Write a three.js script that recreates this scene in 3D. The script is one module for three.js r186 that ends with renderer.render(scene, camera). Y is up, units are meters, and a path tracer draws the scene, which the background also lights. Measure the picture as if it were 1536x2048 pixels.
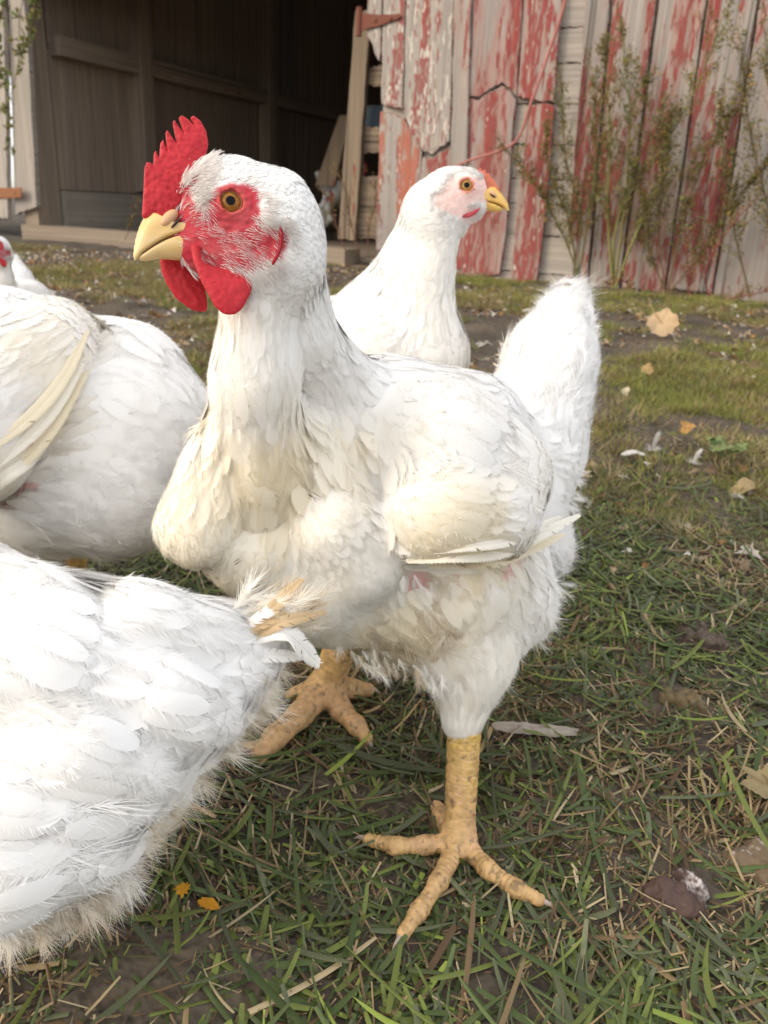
import * as THREE from 'three';
import { mergeGeometries } from 'three/addons/utils/BufferGeometryUtils.js';

// ---------------------------------------------------------------- camera, sky, sun, exposure
const scene = new THREE.Scene();
const LENS = 1600;                                   // focal length in pixels of the 1536 x 2048 photograph
const camera = new THREE.PerspectiveCamera(2 * Math.atan(1024 / LENS) * 180 / Math.PI, 0.75, 0.02, 400);
camera.position.set(0, 0.36, 0);
camera.rotation.order = 'YXZ';
camera.rotation.set(-21 * Math.PI / 180, 0, 3 * Math.PI / 180);
camera.focus = 0.36;
camera.userData.fStop = 18;
camera.updateMatrixWorld(true);

const renderer = new THREE.WebGLRenderer();
renderer.toneMapping = THREE.LinearToneMapping;
renderer.toneMappingExposure = 1.22;
renderer.shadowMap.enabled = true;

const SUN = new THREE.Vector3(-0.80, 0.42, 0.30).normalize();   // towards the sun
{ // a hazy autumn sky: white veil, bluer overhead, brighter and warmer round the sun
  const W = 256, H = 128, data = new Float32Array(W * H * 4), d = new THREE.Vector3();
  for (let j = 0; j < H; j++) for (let i = 0; i < W; i++) {
    const el = ((j + 0.5) / H - 0.5) * Math.PI, az = ((i + 0.5) / W - 0.5) * 2 * Math.PI;
    d.set(Math.cos(az) * Math.cos(el), Math.sin(el), Math.sin(az) * Math.cos(el));
    const up = Math.max(0, d.y), c = d.dot(SUN), g = Math.exp((c - 1) * 4), hz = Math.exp(-up * 3.0);
    const b = 1.2, o = (j * W + i) * 4;
    data[o] = b * (0.84 + 0.12 * hz + 1.1 * g); data[o + 1] = b * (0.88 + 0.07 * hz + 0.92 * g); data[o + 2] = b * (0.97 - 0.06 * hz + 0.66 * g); data[o + 3] = 1;
    if (d.y < 0) { data[o] *= 0.3; data[o + 1] *= 0.28; data[o + 2] *= 0.22; }
  }
  const sky = new THREE.DataTexture(data, W, H, THREE.RGBAFormat, THREE.FloatType);
  sky.mapping = THREE.EquirectangularReflectionMapping; sky.magFilter = THREE.LinearFilter; sky.needsUpdate = true;
  scene.background = sky; scene.environment = sky;
}
const sun = new THREE.DirectionalLight(new THREE.Color(1.0, 0.85, 0.66), 1.5);
sun.position.copy(SUN).multiplyScalar(20); sun.target.position.set(0, 0, -1.5);
sun.castShadow = true; sun.shadow.radius = 36;
Object.assign(sun.shadow.camera, { left: -6, right: 6, top: 6, bottom: -6, near: 1, far: 60 });
scene.add(sun, sun.target);

// ---------------------------------------------------------------- helpers
function rng(seed) { let s = seed | 0; return () => { s = (s + 0x6d2b79f5) | 0; let t = Math.imul(s ^ (s >>> 15), 1 | s); t = (t + Math.imul(t ^ (t >>> 7), 61 | t)) ^ t; return ((t ^ (t >>> 14)) >>> 0) / 4294967296; }; }
const V = (x, y, z) => new THREE.Vector3(x, y, z);
const clamp = (x, a, b) => (x < a ? a : x > b ? b : x), lerp = (a, b, t) => a + (b - a) * t;
const sstep = (a, b, x) => { const t = clamp((x - a) / (b - a), 0, 1); return t * t * (3 - 2 * t); };
const NT = new Float32Array(4096); { const r = rng(99); for (let i = 0; i < 4096; i++) NT[i] = r() * 2 - 1; }
const h3 = (x, y, z) => NT[(Math.imul(x, 73856093) ^ Math.imul(y, 19349663) ^ Math.imul(z, 83492791)) >>> 7 & 4095];
function noise(x, y, z) {
  const X = Math.floor(x), Y = Math.floor(y), Z = Math.floor(z); let u = x - X, v = y - Y, w = z - Z;
  u = u * u * (3 - 2 * u); v = v * v * (3 - 2 * v); w = w * w * (3 - 2 * w);
  const a = lerp(lerp(h3(X, Y, Z), h3(X + 1, Y, Z), u), lerp(h3(X, Y + 1, Z), h3(X + 1, Y + 1, Z), u), v);
  const b = lerp(lerp(h3(X, Y, Z + 1), h3(X + 1, Y, Z + 1), u), lerp(h3(X, Y + 1, Z + 1), h3(X + 1, Y + 1, Z + 1), u), v);
  return lerp(a, b, w);
}
const fbm = (x, y, z, n = 4) => { let s = 0, a = 0.5; for (let i = 0; i < n; i++) { s += a * noise(x, y, z); x = x * 2.03 + 7.1; y = y * 2.03 + 3.7; z = z * 2.03 + 1.3; a *= 0.5; } return s; };

const EYE = camera.position.clone();
const dirOf = (px, py) => V((px - 768) / LENS, -(py - 1024) / LENS, -1).transformDirection(camera.matrixWorld);
const at = (px, py, depth) => V((px - 768) / LENS * depth, -(py - 1024) / LENS * depth, -depth).applyMatrix4(camera.matrixWorld);
function onPlane(px, py, p0, n) { const d = dirOf(px, py); return d.multiplyScalar(p0.clone().sub(EYE).dot(n) / d.dot(n)).add(EYE); }

// the yard: level round the hens, rising a little to the barn, lumpy underfoot
function groundY(x, z) {
  const d = -z, rise = 0.1 * sstep(0.4, 2.6, d);
  const lump = (0.010 * noise(x * 6, 0, z * 6) + 0.006 * noise(x * 17, 3, z * 17)) + 0.0025 * noise(x * 60, 5, z * 60);
  return rise + lump;
}
function onGround(px, py) {
  const d = dirOf(px, py), p = V(0, 0, 0); let t = 0.1;
  for (let i = 0; i < 4000; i++) { p.copy(d).multiplyScalar(t).add(EYE); const h = p.y - groundY(p.x, p.z); if (h < 0.0005) break; t += Math.max(0.0005, h * 0.5); }
  return p;
}

const taken = new Map();
function numbered(name) { const n = taken.get(name) ?? 0; taken.set(name, n + 1); return n ? name + '_' + String(n).padStart(3, '0') : name; }
function tag(o, label, category, group, kind) { if (label) o.userData.label = label; if (category) o.userData.category = category; if (group) o.userData.group = group; if (kind) o.userData.kind = kind; return o; }
function thing(name, pos, label, category, group) { const o = new THREE.Group(); o.name = numbered(name); o.position.copy(pos); scene.add(o); return tag(o, label, category, group); }
function obj(name, geo, mat, parent) {
  const m = new THREE.Mesh(geo, mat); m.name = parent ? name : numbered(name); m.castShadow = m.receiveShadow = true;
  if (parent) { let k = 0; for (const c of parent.children) if (c.userData.stem === name) k++; m.userData.stem = name; if (k) m.name = name + '_' + String(k).padStart(3, '0'); }
  (parent ?? scene).add(m); return m;
}
const local = (geo, o) => { geo.translate(-o.position.x, -o.position.y, -o.position.z); return geo; };   // built in the world, kept in the thing's own axes
function copies(name, geo, mat, list, parent) {                 // list: [matrix, color]
  const m = new THREE.InstancedMesh(geo, mat, list.length); m.name = parent ? name : numbered(name); m.castShadow = m.receiveShadow = true;
  list.forEach(([mt, c], i) => { m.setMatrixAt(i, mt); m.setColorAt(i, c); });
  m.userData.kind = 'stuff'; (parent ?? scene).add(m); return m;
}
function geom(pos, idx, uv, col) {
  const g = new THREE.BufferGeometry(); g.setAttribute('position', new THREE.Float32BufferAttribute(pos, 3));
  if (uv) g.setAttribute('uv', new THREE.Float32BufferAttribute(uv, 2));
  if (col) g.setAttribute('color', new THREE.Float32BufferAttribute(col, 3));
  g.setIndex(idx); g.computeVertexNormals(); return g;
}
const lin = (r, g, b) => new THREE.Color().setRGB(r, g, b);
const std = (o) => new THREE.MeshStandardMaterial(o), phys = (o) => new THREE.MeshPhysicalMaterial(o);

// ---------------------------------------------------------------- implicit surfaces
const smin = (a, b, k) => { const h = Math.max(k - Math.abs(a - b), 0) / k; return Math.min(a, b) - h * h * k * 0.25; };
function coneD(p, c) {  // tapered capsule
  const { ax, ay, az, bx, by, bz, ra, rb, l2 } = c, x = p.x - ax, y = p.y - ay, z = p.z - az;
  const t = l2 ? clamp((x * bx + y * by + z * bz) / l2, 0, 1) : 0, dx = x - bx * t, dy = y - by * t, dz = z - bz * t;
  c.t = t; return Math.sqrt(dx * dx + dy * dy + dz * dz) - (ra + (rb - ra) * t);
}
const cone = (a, ra, b, rb, k, more) => ({ ax: a.x, ay: a.y, az: a.z, bx: b.x - a.x, by: b.y - a.y, bz: b.z - a.z, l2: a.distanceToSquared(b), ra, rb, k, a, b, dir: b.clone().sub(a).normalize(), ...more });
function fieldOf(cones) { return (p) => { let d = 1e3; for (const c of cones) { const q = coneD(p, c); if (c.cut) d = -smin(-d, q, c.k); else d = d > 100 ? q : smin(d, q, c.k); } return d; }; }
// surface nets over a box, skipping blocks far from the surface
function netMesh(field, lo, hi, cell, slack = 1.5) {
  const n = [0, 1, 2].map((i) => Math.ceil((hi.getComponent(i) - lo.getComponent(i)) / cell / 8) * 8 + 1), [nx, ny, nz] = n;
  const val = new Float32Array(nx * ny * nz).fill(1), p = V(0, 0, 0), B = 8, rad = B * cell * 0.87 * slack;
  for (let k = 0; k < nz; k += B) for (let j = 0; j < ny; j += B) for (let i = 0; i < nx; i += B) {
    p.set(lo.x + (i + B / 2) * cell, lo.y + (j + B / 2) * cell, lo.z + (k + B / 2) * cell); const c = field(p);
    const far = Math.abs(c) > rad, K = Math.min(k + B, nz), J = Math.min(j + B, ny), I = Math.min(i + B, nx);
    if (far && c > 0) continue;
    for (let kk = k; kk < K; kk++) for (let jj = j; jj < J; jj++) for (let ii = i; ii < I; ii++)
      val[(kk * ny + jj) * nx + ii] = far ? c : field(p.set(lo.x + ii * cell, lo.y + jj * cell, lo.z + kk * cell));
  }
  const ids = new Int32Array(nx * ny * nz).fill(-1), pos = [], idx = [], sx = 1, sy = nx, sz = nx * ny;
  const E = [[0, 1], [2, 3], [4, 5], [6, 7], [0, 2], [1, 3], [4, 6], [5, 7], [0, 4], [1, 5], [2, 6], [3, 7]], off = [0, 1, sy, sy + 1, sz, sz + 1, sz + sy, sz + sy + 1];
  for (let k = 0; k < nz - 1; k++) for (let j = 0; j < ny - 1; j++) for (let i = 0; i < nx - 1; i++) {
    const o = (k * ny + j) * nx + i; let m = 0; for (let c = 0; c < 8; c++) if (val[o + off[c]] < 0) m |= 1 << c;
    if (m === 0 || m === 255) continue;
    let X = 0, Y = 0, Z = 0, w = 0;
    for (const [a, b] of E) { const va = val[o + off[a]], vb = val[o + off[b]]; if ((va < 0) === (vb < 0)) continue; const t = va / (va - vb);
      X += (a & 1) + t * ((b & 1) - (a & 1)); Y += (a >> 1 & 1) + t * ((b >> 1 & 1) - (a >> 1 & 1)); Z += (a >> 2) + t * ((b >> 2) - (a >> 2)); w++; }
    ids[o] = pos.length / 3; pos.push(lo.x + (i + X / w) * cell, lo.y + (j + Y / w) * cell, lo.z + (k + Z / w) * cell);
  }
  const quad = (a, b, c, d, flip) => { if (a < 0 || b < 0 || c < 0 || d < 0) return; flip ? idx.push(a, c, b, b, c, d) : idx.push(a, b, c, b, d, c); };
  for (let k = 1; k < nz - 1; k++) for (let j = 1; j < ny - 1; j++) for (let i = 1; i < nx - 1; i++) {
    const o = (k * ny + j) * nx + i, s = val[o] < 0;
    if (s !== val[o + sx] < 0) quad(ids[o - sy - sz], ids[o - sz], ids[o - sy], ids[o], !s);
    if (s !== val[o + sy] < 0) quad(ids[o - sx - sz], ids[o - sx], ids[o - sz], ids[o], !s);
    if (s !== val[o + sz] < 0) quad(ids[o - sx - sy], ids[o - sy], ids[o - sx], ids[o], !s);
  }
  const g = new THREE.BufferGeometry(); g.setAttribute('position', new THREE.Float32BufferAttribute(pos, 3)); g.setIndex(idx); g.computeVertexNormals(); return g;
}
function boxOf(cones, pad) { const b = new THREE.Box3(); for (const c of cones) if (!c.cut) { b.expandByPoint(c.a.clone().subScalar(c.ra)); b.expandByPoint(c.a.clone().addScalar(c.ra)); b.expandByPoint(c.b.clone().subScalar(c.rb)); b.expandByPoint(c.b.clone().addScalar(c.rb)); } return b.expandByScalar(pad); }
function paint(g, f) { const P = g.attributes.position, N = g.attributes.normal, c = new Float32Array(P.count * 3), p = V(0, 0, 0), q = V(0, 0, 0); for (let i = 0; i < P.count; i++) { f(p.fromBufferAttribute(P, i), q.fromBufferAttribute(N, i)).toArray(c, i * 3); } g.setAttribute('color', new THREE.BufferAttribute(c, 3)); return g; }
// push every vertex along its normal
function swell(g, f) { const P = g.attributes.position, N = g.attributes.normal, p = V(0, 0, 0), q = V(0, 0, 0); for (let i = 0; i < P.count; i++) { p.fromBufferAttribute(P, i); q.fromBufferAttribute(N, i); const h = f(p, q); P.setXYZ(i, p.x + q.x * h, p.y + q.y * h, p.z + q.z * h); } g.computeVertexNormals(); return g; }
// ---------------------------------------------------------------- ground sheet
function steps(near, cell, far, grow) { const a = [0]; let s = cell; while (a[a.length - 1] < far) { const x = a[a.length - 1]; if (x > near) s *= grow; a.push(x + s); } return a; }
{
  const half = steps(0.55, 0.006, 70, 1.035), xs = [...half.slice(1).reverse().map((x) => -x), ...half];
  const zf = steps(1.15, 0.006, 70, 1.03), zs = [...steps(0.02, 0.03, 40, 1.2).slice(1).reverse(), ...zf.map((z) => -z)];
  const pos = [], uv = [], idx = [], nx = xs.length;
  for (const z of zs) for (const x of xs) { pos.push(x, groundY(x, z), z); uv.push(x + 0.15 * z, z - 0.15 * x); }
  for (let j = 0; j < zs.length - 1; j++) for (let i = 0; i < nx - 1; i++) { const o = j * nx + i; idx.push(o, o + 1, o + nx, o + 1, o + nx + 1, o + nx); }
  const S = 1024, px = new Uint8Array(S * S * 4), bp = new Uint8Array(S * S * 4), cs = [];
  const per = (x, y, f, o, n) => { // tileable noise on a torus of two blends
    let s = 0, a = 0.5; for (let k = 0; k < n; k++) { const X = x * f, Y = y * f, u = x, v = y; s += a * lerp(lerp(noise(X, Y, o), noise(X - f, Y, o), u), lerp(noise(X, Y - f, o), noise(X - f, Y - f, o), u), v); f *= 2; a *= 0.5; o += 3.1; } return s; };
  for (let j = 0; j < S; j++) for (let i = 0; i < S; i++) {
    const x = i / S, y = j / S, a = per(x, y, 6, 1, 4), b = per(x, y, 90, 9, 2), m = clamp(0.5 + 1.3 * a, 0, 1), g = clamp(0.5 + 1.2 * b, 0, 1);
    const o = (j * S + i) * 4, k = 0.6 + 0.7 * g;
    px[o] = 255 * Math.pow(lerp(0.044, 0.135, m) * k, 1 / 2.2); px[o + 1] = 255 * Math.pow(lerp(0.034, 0.104, m) * k, 1 / 2.2); px[o + 2] = 255 * Math.pow(lerp(0.024, 0.072, m) * k, 1 / 2.2); px[o + 3] = 255;
    bp[o] = bp[o + 1] = bp[o + 2] = 255 * clamp(0.5 + 0.5 * a + 0.6 * b, 0, 1); bp[o + 3] = 255;
  }
  const tx = (d, srgb) => { const t = new THREE.DataTexture(d, S, S); t.wrapS = t.wrapT = THREE.RepeatWrapping; t.magFilter = THREE.LinearFilter; if (srgb) t.colorSpace = THREE.SRGBColorSpace; t.needsUpdate = true; t.repeat.set(2.3, 2.3); return t; };
  const g = obj('ground', geom(pos, idx, uv), std({ map: tx(px, true), bumpMap: tx(bp), bumpScale: 0.006, roughness: 1 }));
  g.userData.kind = 'structure';
}

// ---------------------------------------------------------------- weathered wood
function woodTexture(seed, look) { // 0.256 m across, 1.6 m along
  const W = 256, H = 800, c = new Uint8Array(W * H * 4), b = new Uint8Array(W * H * 4), o3 = seed * 17.3;
  for (let j = 0; j < H; j++) for (let i = 0; i < W; i++) {
    const x = i / W, y = j / H * 6.25, wob = x + 0.02 * noise(x * 3, y * 0.8, o3);
    const g1 = noise(wob * 34, y * 0.35, o3), g2 = noise(wob * 95, y * 0.9, o3 + 4), g3 = fbm(x * 5, y * 0.5, o3 + 9, 3), sp = noise(x * 60, y * 14, o3 + 2), sp2 = fbm(x * 22, y * 5, o3 + 20, 3);
    const grain = 0.5 + 0.35 * g1 + 0.35 * g2;
    let col = (look.base ?? [0.39, 0.345, 0.305]).map((v, k) => v * (look.tone ?? 1) * (0.72 + 0.45 * grain) * (1 + 0.25 * g3) * (k === 2 ? 1 - 0.1 * g3 : 1));
    let h = 0.4 * grain;
    const fine = fbm(x * 70, y * 9, o3 + 31, 2), cover = g3 * 1.2 + sp2 * 0.9 + look.red - 0.5 * (0.5 - grain) + 0.5 * fine;
    const paint_ = sstep(0.0, 0.16, cover) * (0.82 + 0.18 * g2), wash = sstep(-0.35, 0.25, g3 + 0.5 * sp2 + (look.wash ?? -1));
    const red = [0.27 + 0.06 * g2 + 0.05 * fine, 0.040 + 0.02 * sp + 0.025 * fine, 0.034 + 0.016 * sp + 0.022 * fine];
    const pink = [0.36, 0.17, 0.145];
    col = col.map((v, k) => lerp(v, pink[k] * (0.75 + 0.4 * grain), wash * 0.8));
    if (look.orange && g3 > 0.05) { red[0] = 0.42; red[1] = 0.12; red[2] = 0.07; }
    col = col.map((v, k) => lerp(v, red[k], paint_)); h += 0.35 * paint_;
    const flake = sstep(0.32, 0.42, sp2 + 0.3 * sp + (look.white ?? -1)); col = col.map((v, k) => lerp(v, [0.58, 0.53, 0.47][k], flake)); h -= 0.2 * flake;
    const crack = sstep(0.80, 0.95, Math.abs(noise(wob * 13 + 50, y * 0.12, o3)) + 0.25 * g2); col = col.map((v) => v * (1 - 0.6 * crack)); h -= 0.5 * crack;
    const q = (j * W + i) * 4; for (let k = 0; k < 3; k++) c[q + k] = 255 * Math.pow(clamp(col[k], 0, 1), 1 / 2.2); c[q + 3] = 255; b[q] = b[q + 1] = b[q + 2] = 255 * clamp(h + 0.2, 0, 1); b[q + 3] = 255;
  }
  const tx = (d, srgb) => { const t = new THREE.DataTexture(d, W, H); t.wrapS = t.wrapT = THREE.MirroredRepeatWrapping; t.magFilter = THREE.LinearFilter; if (srgb) t.colorSpace = THREE.SRGBColorSpace; t.needsUpdate = true; return t; };
  return std({ map: tx(c, true), bumpMap: tx(b), bumpScale: 0.006, roughness: 0.9 });
}
const WOOD = {
  flaky: woodTexture(1, { red: -0.10, white: 0.12, wash: -0.5 }), heavy: woodTexture(2, { red: 0.10, white: -0.1, wash: 0.1 }), patchy: woodTexture(3, { red: -0.24, wash: -0.15, white: -0.3 }), streaky: woodTexture(13, { red: -0.12, wash: -0.05, white: -0.4 }), worn: woodTexture(14, { red: -0.28, wash: -0.1, white: -0.4 }),
  pink: woodTexture(4, { red: -0.06, wash: 0.22, white: -0.25 }), grey: woodTexture(5, { red: -0.42, wash: -0.25, tone: 0.95 }), bare: woodTexture(6, { red: -1, tone: 1.0 }),
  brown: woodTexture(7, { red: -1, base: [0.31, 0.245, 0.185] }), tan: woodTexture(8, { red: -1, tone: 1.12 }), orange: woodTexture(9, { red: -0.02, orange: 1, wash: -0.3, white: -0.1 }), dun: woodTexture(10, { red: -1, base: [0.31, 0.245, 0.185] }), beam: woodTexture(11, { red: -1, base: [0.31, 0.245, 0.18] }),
};

// ---------------------------------------------------------------- barn: its own axes run along the front (x), up (y) and out of the front (z)
const BO = onGround(82, 478), BA = Math.atan2(onGround(1440, 595).z - BO.z, onGround(1440, 595).x - BO.x);
const barn = thing('barn', BO, 'old wooden barn with peeling red paint and a dark open doorway behind the chickens', 'barn');
barn.rotation.y = -BA; barn.updateMatrixWorld(true);
const BF = V(Math.cos(BA), 0, Math.sin(BA)), BN = V(-Math.sin(BA), 0, Math.cos(BA)), BINV = barn.matrixWorld.clone().invert();
const fp = (px, py, z = 0) => { const p = onPlane(px, py, BO.clone().addScaledVector(BN, z), BN).applyMatrix4(BINV); return [p.x, p.y]; };
const sp = (px, py, s = 0) => { const p = onPlane(px, py, BO.clone().addScaledVector(BF, s), BF).applyMatrix4(BINV); return [p.z, p.y]; };
const RB = rng(5);
function roughPoly(pts, amp, end) { // ragged outline; ends more ragged than the long edges
  const out = [];
  pts.forEach((p, i) => { const q = pts[(i + 1) % pts.length], L = Math.hypot(q[0] - p[0], q[1] - p[1]), flat = Math.abs(q[0] - p[0]) > Math.abs(q[1] - p[1]), n = Math.max(1, Math.round(L / (flat ? 0.012 : 0.07)));
    for (let k = 0; k < n; k++) { const t = k / n, j = k ? 1 : 0.4; out.push([lerp(p[0], q[0], t) + (flat ? 0 : 1) * amp * j * (RB() * 2 - 1), lerp(p[1], q[1], t) + (flat ? 1 : 0) * (end ?? amp) * j * (RB() * 2 - 1)]); } });
  return out;
}
function slab(name, pts, z0, th, mat, parent = barn, amp = 0.002, end = 0.004, along = 'y') {
  const rp = amp ? roughPoly(pts, amp, end) : pts, sh = new THREE.Shape(rp.map((p) => new THREE.Vector2(p[0], p[1])));
  const g = new THREE.ExtrudeGeometry(sh, { depth: th - 0.004, bevelEnabled: true, bevelThickness: 0.002, bevelSize: 0.002, bevelOffset: -0.002, bevelSegments: 1, curveSegments: 1 });
  const U = g.attributes.uv, q = along === 'y' ? 0 : 1, a0 = Math.min(...pts.map((p) => p[q])), a1 = Math.max(...pts.map((p) => p[q])), flip = RB() < 0.5, room = Math.max(0, 0.25 - (a1 - a0)), du = RB() * room + 0.003, dv = RB() * 0.1;
  for (let i = 0; i < U.count; i++) { let a = (q ? U.getY(i) : U.getX(i)) - a0 + du; const b = q ? U.getX(i) : U.getY(i); if (flip) a = 0.256 - a; U.setXY(i, a / 0.256, b / 1.6 + dv); }
  g.translate(0, 0, z0 + 0.002); g.computeVertexNormals(); return obj(name, g, mat, parent);
}
const rect = (x0, y0, x1, y1) => [[x0, y0], [x1, y0], [x1, y1], [x0, y1]];
function block(name, x0, y0, z0, x1, y1, z1, mat, parent = barn, axis) {
  const g = new THREE.BoxGeometry(x1 - x0, y1 - y0, z1 - z0, 1, 1, 1); g.translate((x0 + x1) / 2, (y0 + y1) / 2, (z0 + z1) / 2);
  const P = g.attributes.position, N = g.attributes.normal, U = g.attributes.uv, L = [x1 - x0, y1 - y0, z1 - z0], ax = axis ?? L.indexOf(Math.max(...L)), du = RB() * 3;
  for (let i = 0; i < P.count; i++) { const p = [P.getX(i), P.getY(i), P.getZ(i)], n = [N.getX(i), N.getY(i), N.getZ(i)]; let o = [0, 1, 2].find((k) => k !== ax && Math.abs(n[k]) < 0.5); U.setXY(i, p[o] / 0.256 + du, p[ax] / 1.6 + du); }
  return obj(name, g, mat, parent);
}
// board outlines by where their edges stand on the front (pixels of the photograph turned into metres along and up the wall)
const quad4 = (xa, ya, xb, yb, xc, yc, xd, yd, z = 0) => [fp(xa, ya, z), fp(xb, yb, z), fp(xc, yc, z), fp(xd, yd, z)].map((p) => p);
const TOP = 1.2, EAVE = 2.7;  // doorway head is out of view, set low to keep daylight out of the barn
{
  const door = new THREE.Group(); door.name = 'door'; barn.add(door);
  const raise = (pts, y) => pts.map((p) => p.slice()).map((p, i) => (p[1] > 0.9 ? [p[0] + (y - p[1]) * 0.0, y] : p));
  const up = (x) => fp(x, 0)[0];
  const poly = (...a) => { const r = []; for (let i = 0; i < a.length; i += 2) r.push(fp(a[i], a[i + 1])); return r; };
  const tall = (pts, x0, x1) => [...pts, [x1, TOP], [x0, TOP]];                     // carry a board on above the frame
  const X = (px, py) => fp(px, py)[0];
  slab('plank', tall(poly(741, 75, 752, 92, 757, 112, 764, 125, 767, 112), X(741, 20), X(767, 20)), 0.012, 0.02, WOOD.flaky, door, 0.002, 0.003);
  slab('plank', tall(poly(769, 210, 790, 216, 811, 219), X(769, 20), X(813, 20)), 0.010, 0.022, WOOD.flaky, door);
  slab('plank', tall(poly(814, 226, 829, 268, 854, 304, 870, 310, 885, 296, 905, 284), X(815, 20), X(907, 20)), 0.012, 0.022, WOOD.flaky, door, 0.002, 0.006);
  slab('plank', tall(poly(909, 338, 941, 330), X(909, 20), X(942, 20)), 0.024, 0.022, WOOD.grey, door);
  slab('plank', tall(poly(944, 192, 962, 196, 985, 180, 1008, 168, 1024, 178, 1038, 196), X(944, 20), X(1043, 20)), 0.010, 0.022, WOOD.pink, door, 0.002, 0.004);
  slab('plank', tall(poly(1040, 196, 1070, 203, 1111, 206), X(1047, 20), X(1122, 20)), 0.012, 0.022, WOOD.heavy, door);
  slab('plank', poly(757, 500, 822, 504, 846, 340, 848, 300, 826, 262, 812, 238, 790, 230, 766, 224), 0.004, 0.022, WOOD.orange, door, 0.002, 0.004);
  slab('plank', poly(826, 505, 898, 520, 906, 345, 906, 296, 884, 304, 870, 318, 850, 315), 0.006, 0.020, WOOD.patchy, door, 0.002, 0.004);
  slab('plank', poly(902, 530, 928, 540, 938, 340, 908, 345), 0.006, 0.022, WOOD.pink, door);
  slab('plank', poly(926, 548, 963, 553, 1003, 549, 1016, 470, 1030, 250, 1037, 203, 1024, 184, 1008, 174, 984, 186, 962, 203, 944, 200, 938, 330), 0.008, 0.022, WOOD.pink, door, 0.002, 0.004);
  slab('plank', poly(1026, 556, 1050, 562, 1078, 560, 1098, 400, 1113, 216, 1090, 210, 1064, 212, 1050, 330), 0.014, 0.022, WOOD.heavy, door, 0.002, 0.006);
  // horizontal boards behind, seen where the planks are gone
  const s0 = X(757, 400), s1 = X(1172, 400), ys = [fp(1040, 585)[1], fp(1040, 545)[1], fp(1040, 470)[1], fp(1040, 408)[1], fp(1040, 357)[1], fp(1040, 290)[1], fp(1040, 210)[1], fp(1040, 130)[1], fp(1040, 60)[1], TOP];
  for (let k = 0; k < ys.length - 1; k++) slab('backing_board', rect(s0 + RB() * 0.015, ys[k] + 0.004, s1 - RB() * 0.02, ys[k + 1]), -0.022 + RB() * 0.006, 0.022, k < 5 ? WOOD.tan : WOOD.bare, door, 0.002, 0.003, 'x');
  // strap hinge on the jamb side
  const rust = std({ color: lin(0.20, 0.07, 0.045), roughness: 0.8, metalness: 0.3 });
  const hg = new THREE.Group(); hg.name = 'hinge'; door.add(hg);
  slab('strap', poly(728, 30, 731, 66, 770, 56, 806, 42, 812, 36, 806, 32, 770, 34), 0.036, 0.006, rust, hg, 0.001, 0.001);
  const pin = new THREE.CylinderGeometry(0.012, 0.012, 0.10, 12); const hp = fp(727, 48); pin.translate(hp[0], hp[1], 0.04); obj('pin', pin, rust, hg);
  for (const [x, y] of [[760, 45], [790, 42]]) { const q = fp(x, y), b = new THREE.SphereGeometry(0.008, 10, 6); b.scale(1, 1, 0.5); b.translate(q[0], q[1], 0.043); obj('bolt', b, rust, hg); }
}
{ // boarded wall on the door's far side, its boards shrunk apart
  const X = (px, py) => fp(px, py)[0], W = 0.006;
  const E = [[1170, 0, 1128, 560], [1223, 0, 1176, 575], [1316, 0, 1248, 521], [1415, 0, 1339, 521], [1518, 0, 1431, 553]].map(([a, b, c, d]) => [fp(a, b), fp(c, d)]);
  const mats = [WOOD.streaky, WOOD.patchy, WOOD.worn, WOOD.streaky, WOOD.grey, WOOD.bare, WOOD.grey, WOOD.bare, WOOD.grey, WOOD.pink, WOOD.grey, WOOD.bare];
  const line = (k, y) => { if (k < E.length) { const [a, b] = E[k]; return a[0] + (b[0] - a[0]) * (y - a[1]) / (b[1] - a[1]); } return line(E.length - 1, y) + 0.215 * (k - E.length + 1); };
  for (let k = 0; k < 12; k++) {
    const g = 0.003 + RB() * 0.004, y0 = -0.015 + RB() * 0.02 + (k === 3 ? 0.03 : 0), pts = [[line(k, y0) + g, y0], [line(k + 1, y0) - g, y0 + (RB() - 0.5) * 0.02], [line(k + 1, TOP) - g, TOP], [line(k, TOP) + g, TOP]];
    slab('plank', pts, -0.02 + RB() * 0.006, 0.02, mats[k], barn, 0.0025, 0.006);
  }
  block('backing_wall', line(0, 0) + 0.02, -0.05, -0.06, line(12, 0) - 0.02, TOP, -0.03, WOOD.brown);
  for (let k = 0; k < 5; k++) { const a = 0.14 + k * 0.22, b = a + 0.212; slab('backing_board', rect(line(0, 0.5) - 0.16, a, line(0, 0.5) + 0.07, b), -0.045, 0.02, WOOD.bare, barn, 0.002, 0.003, 'x'); }
}
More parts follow.
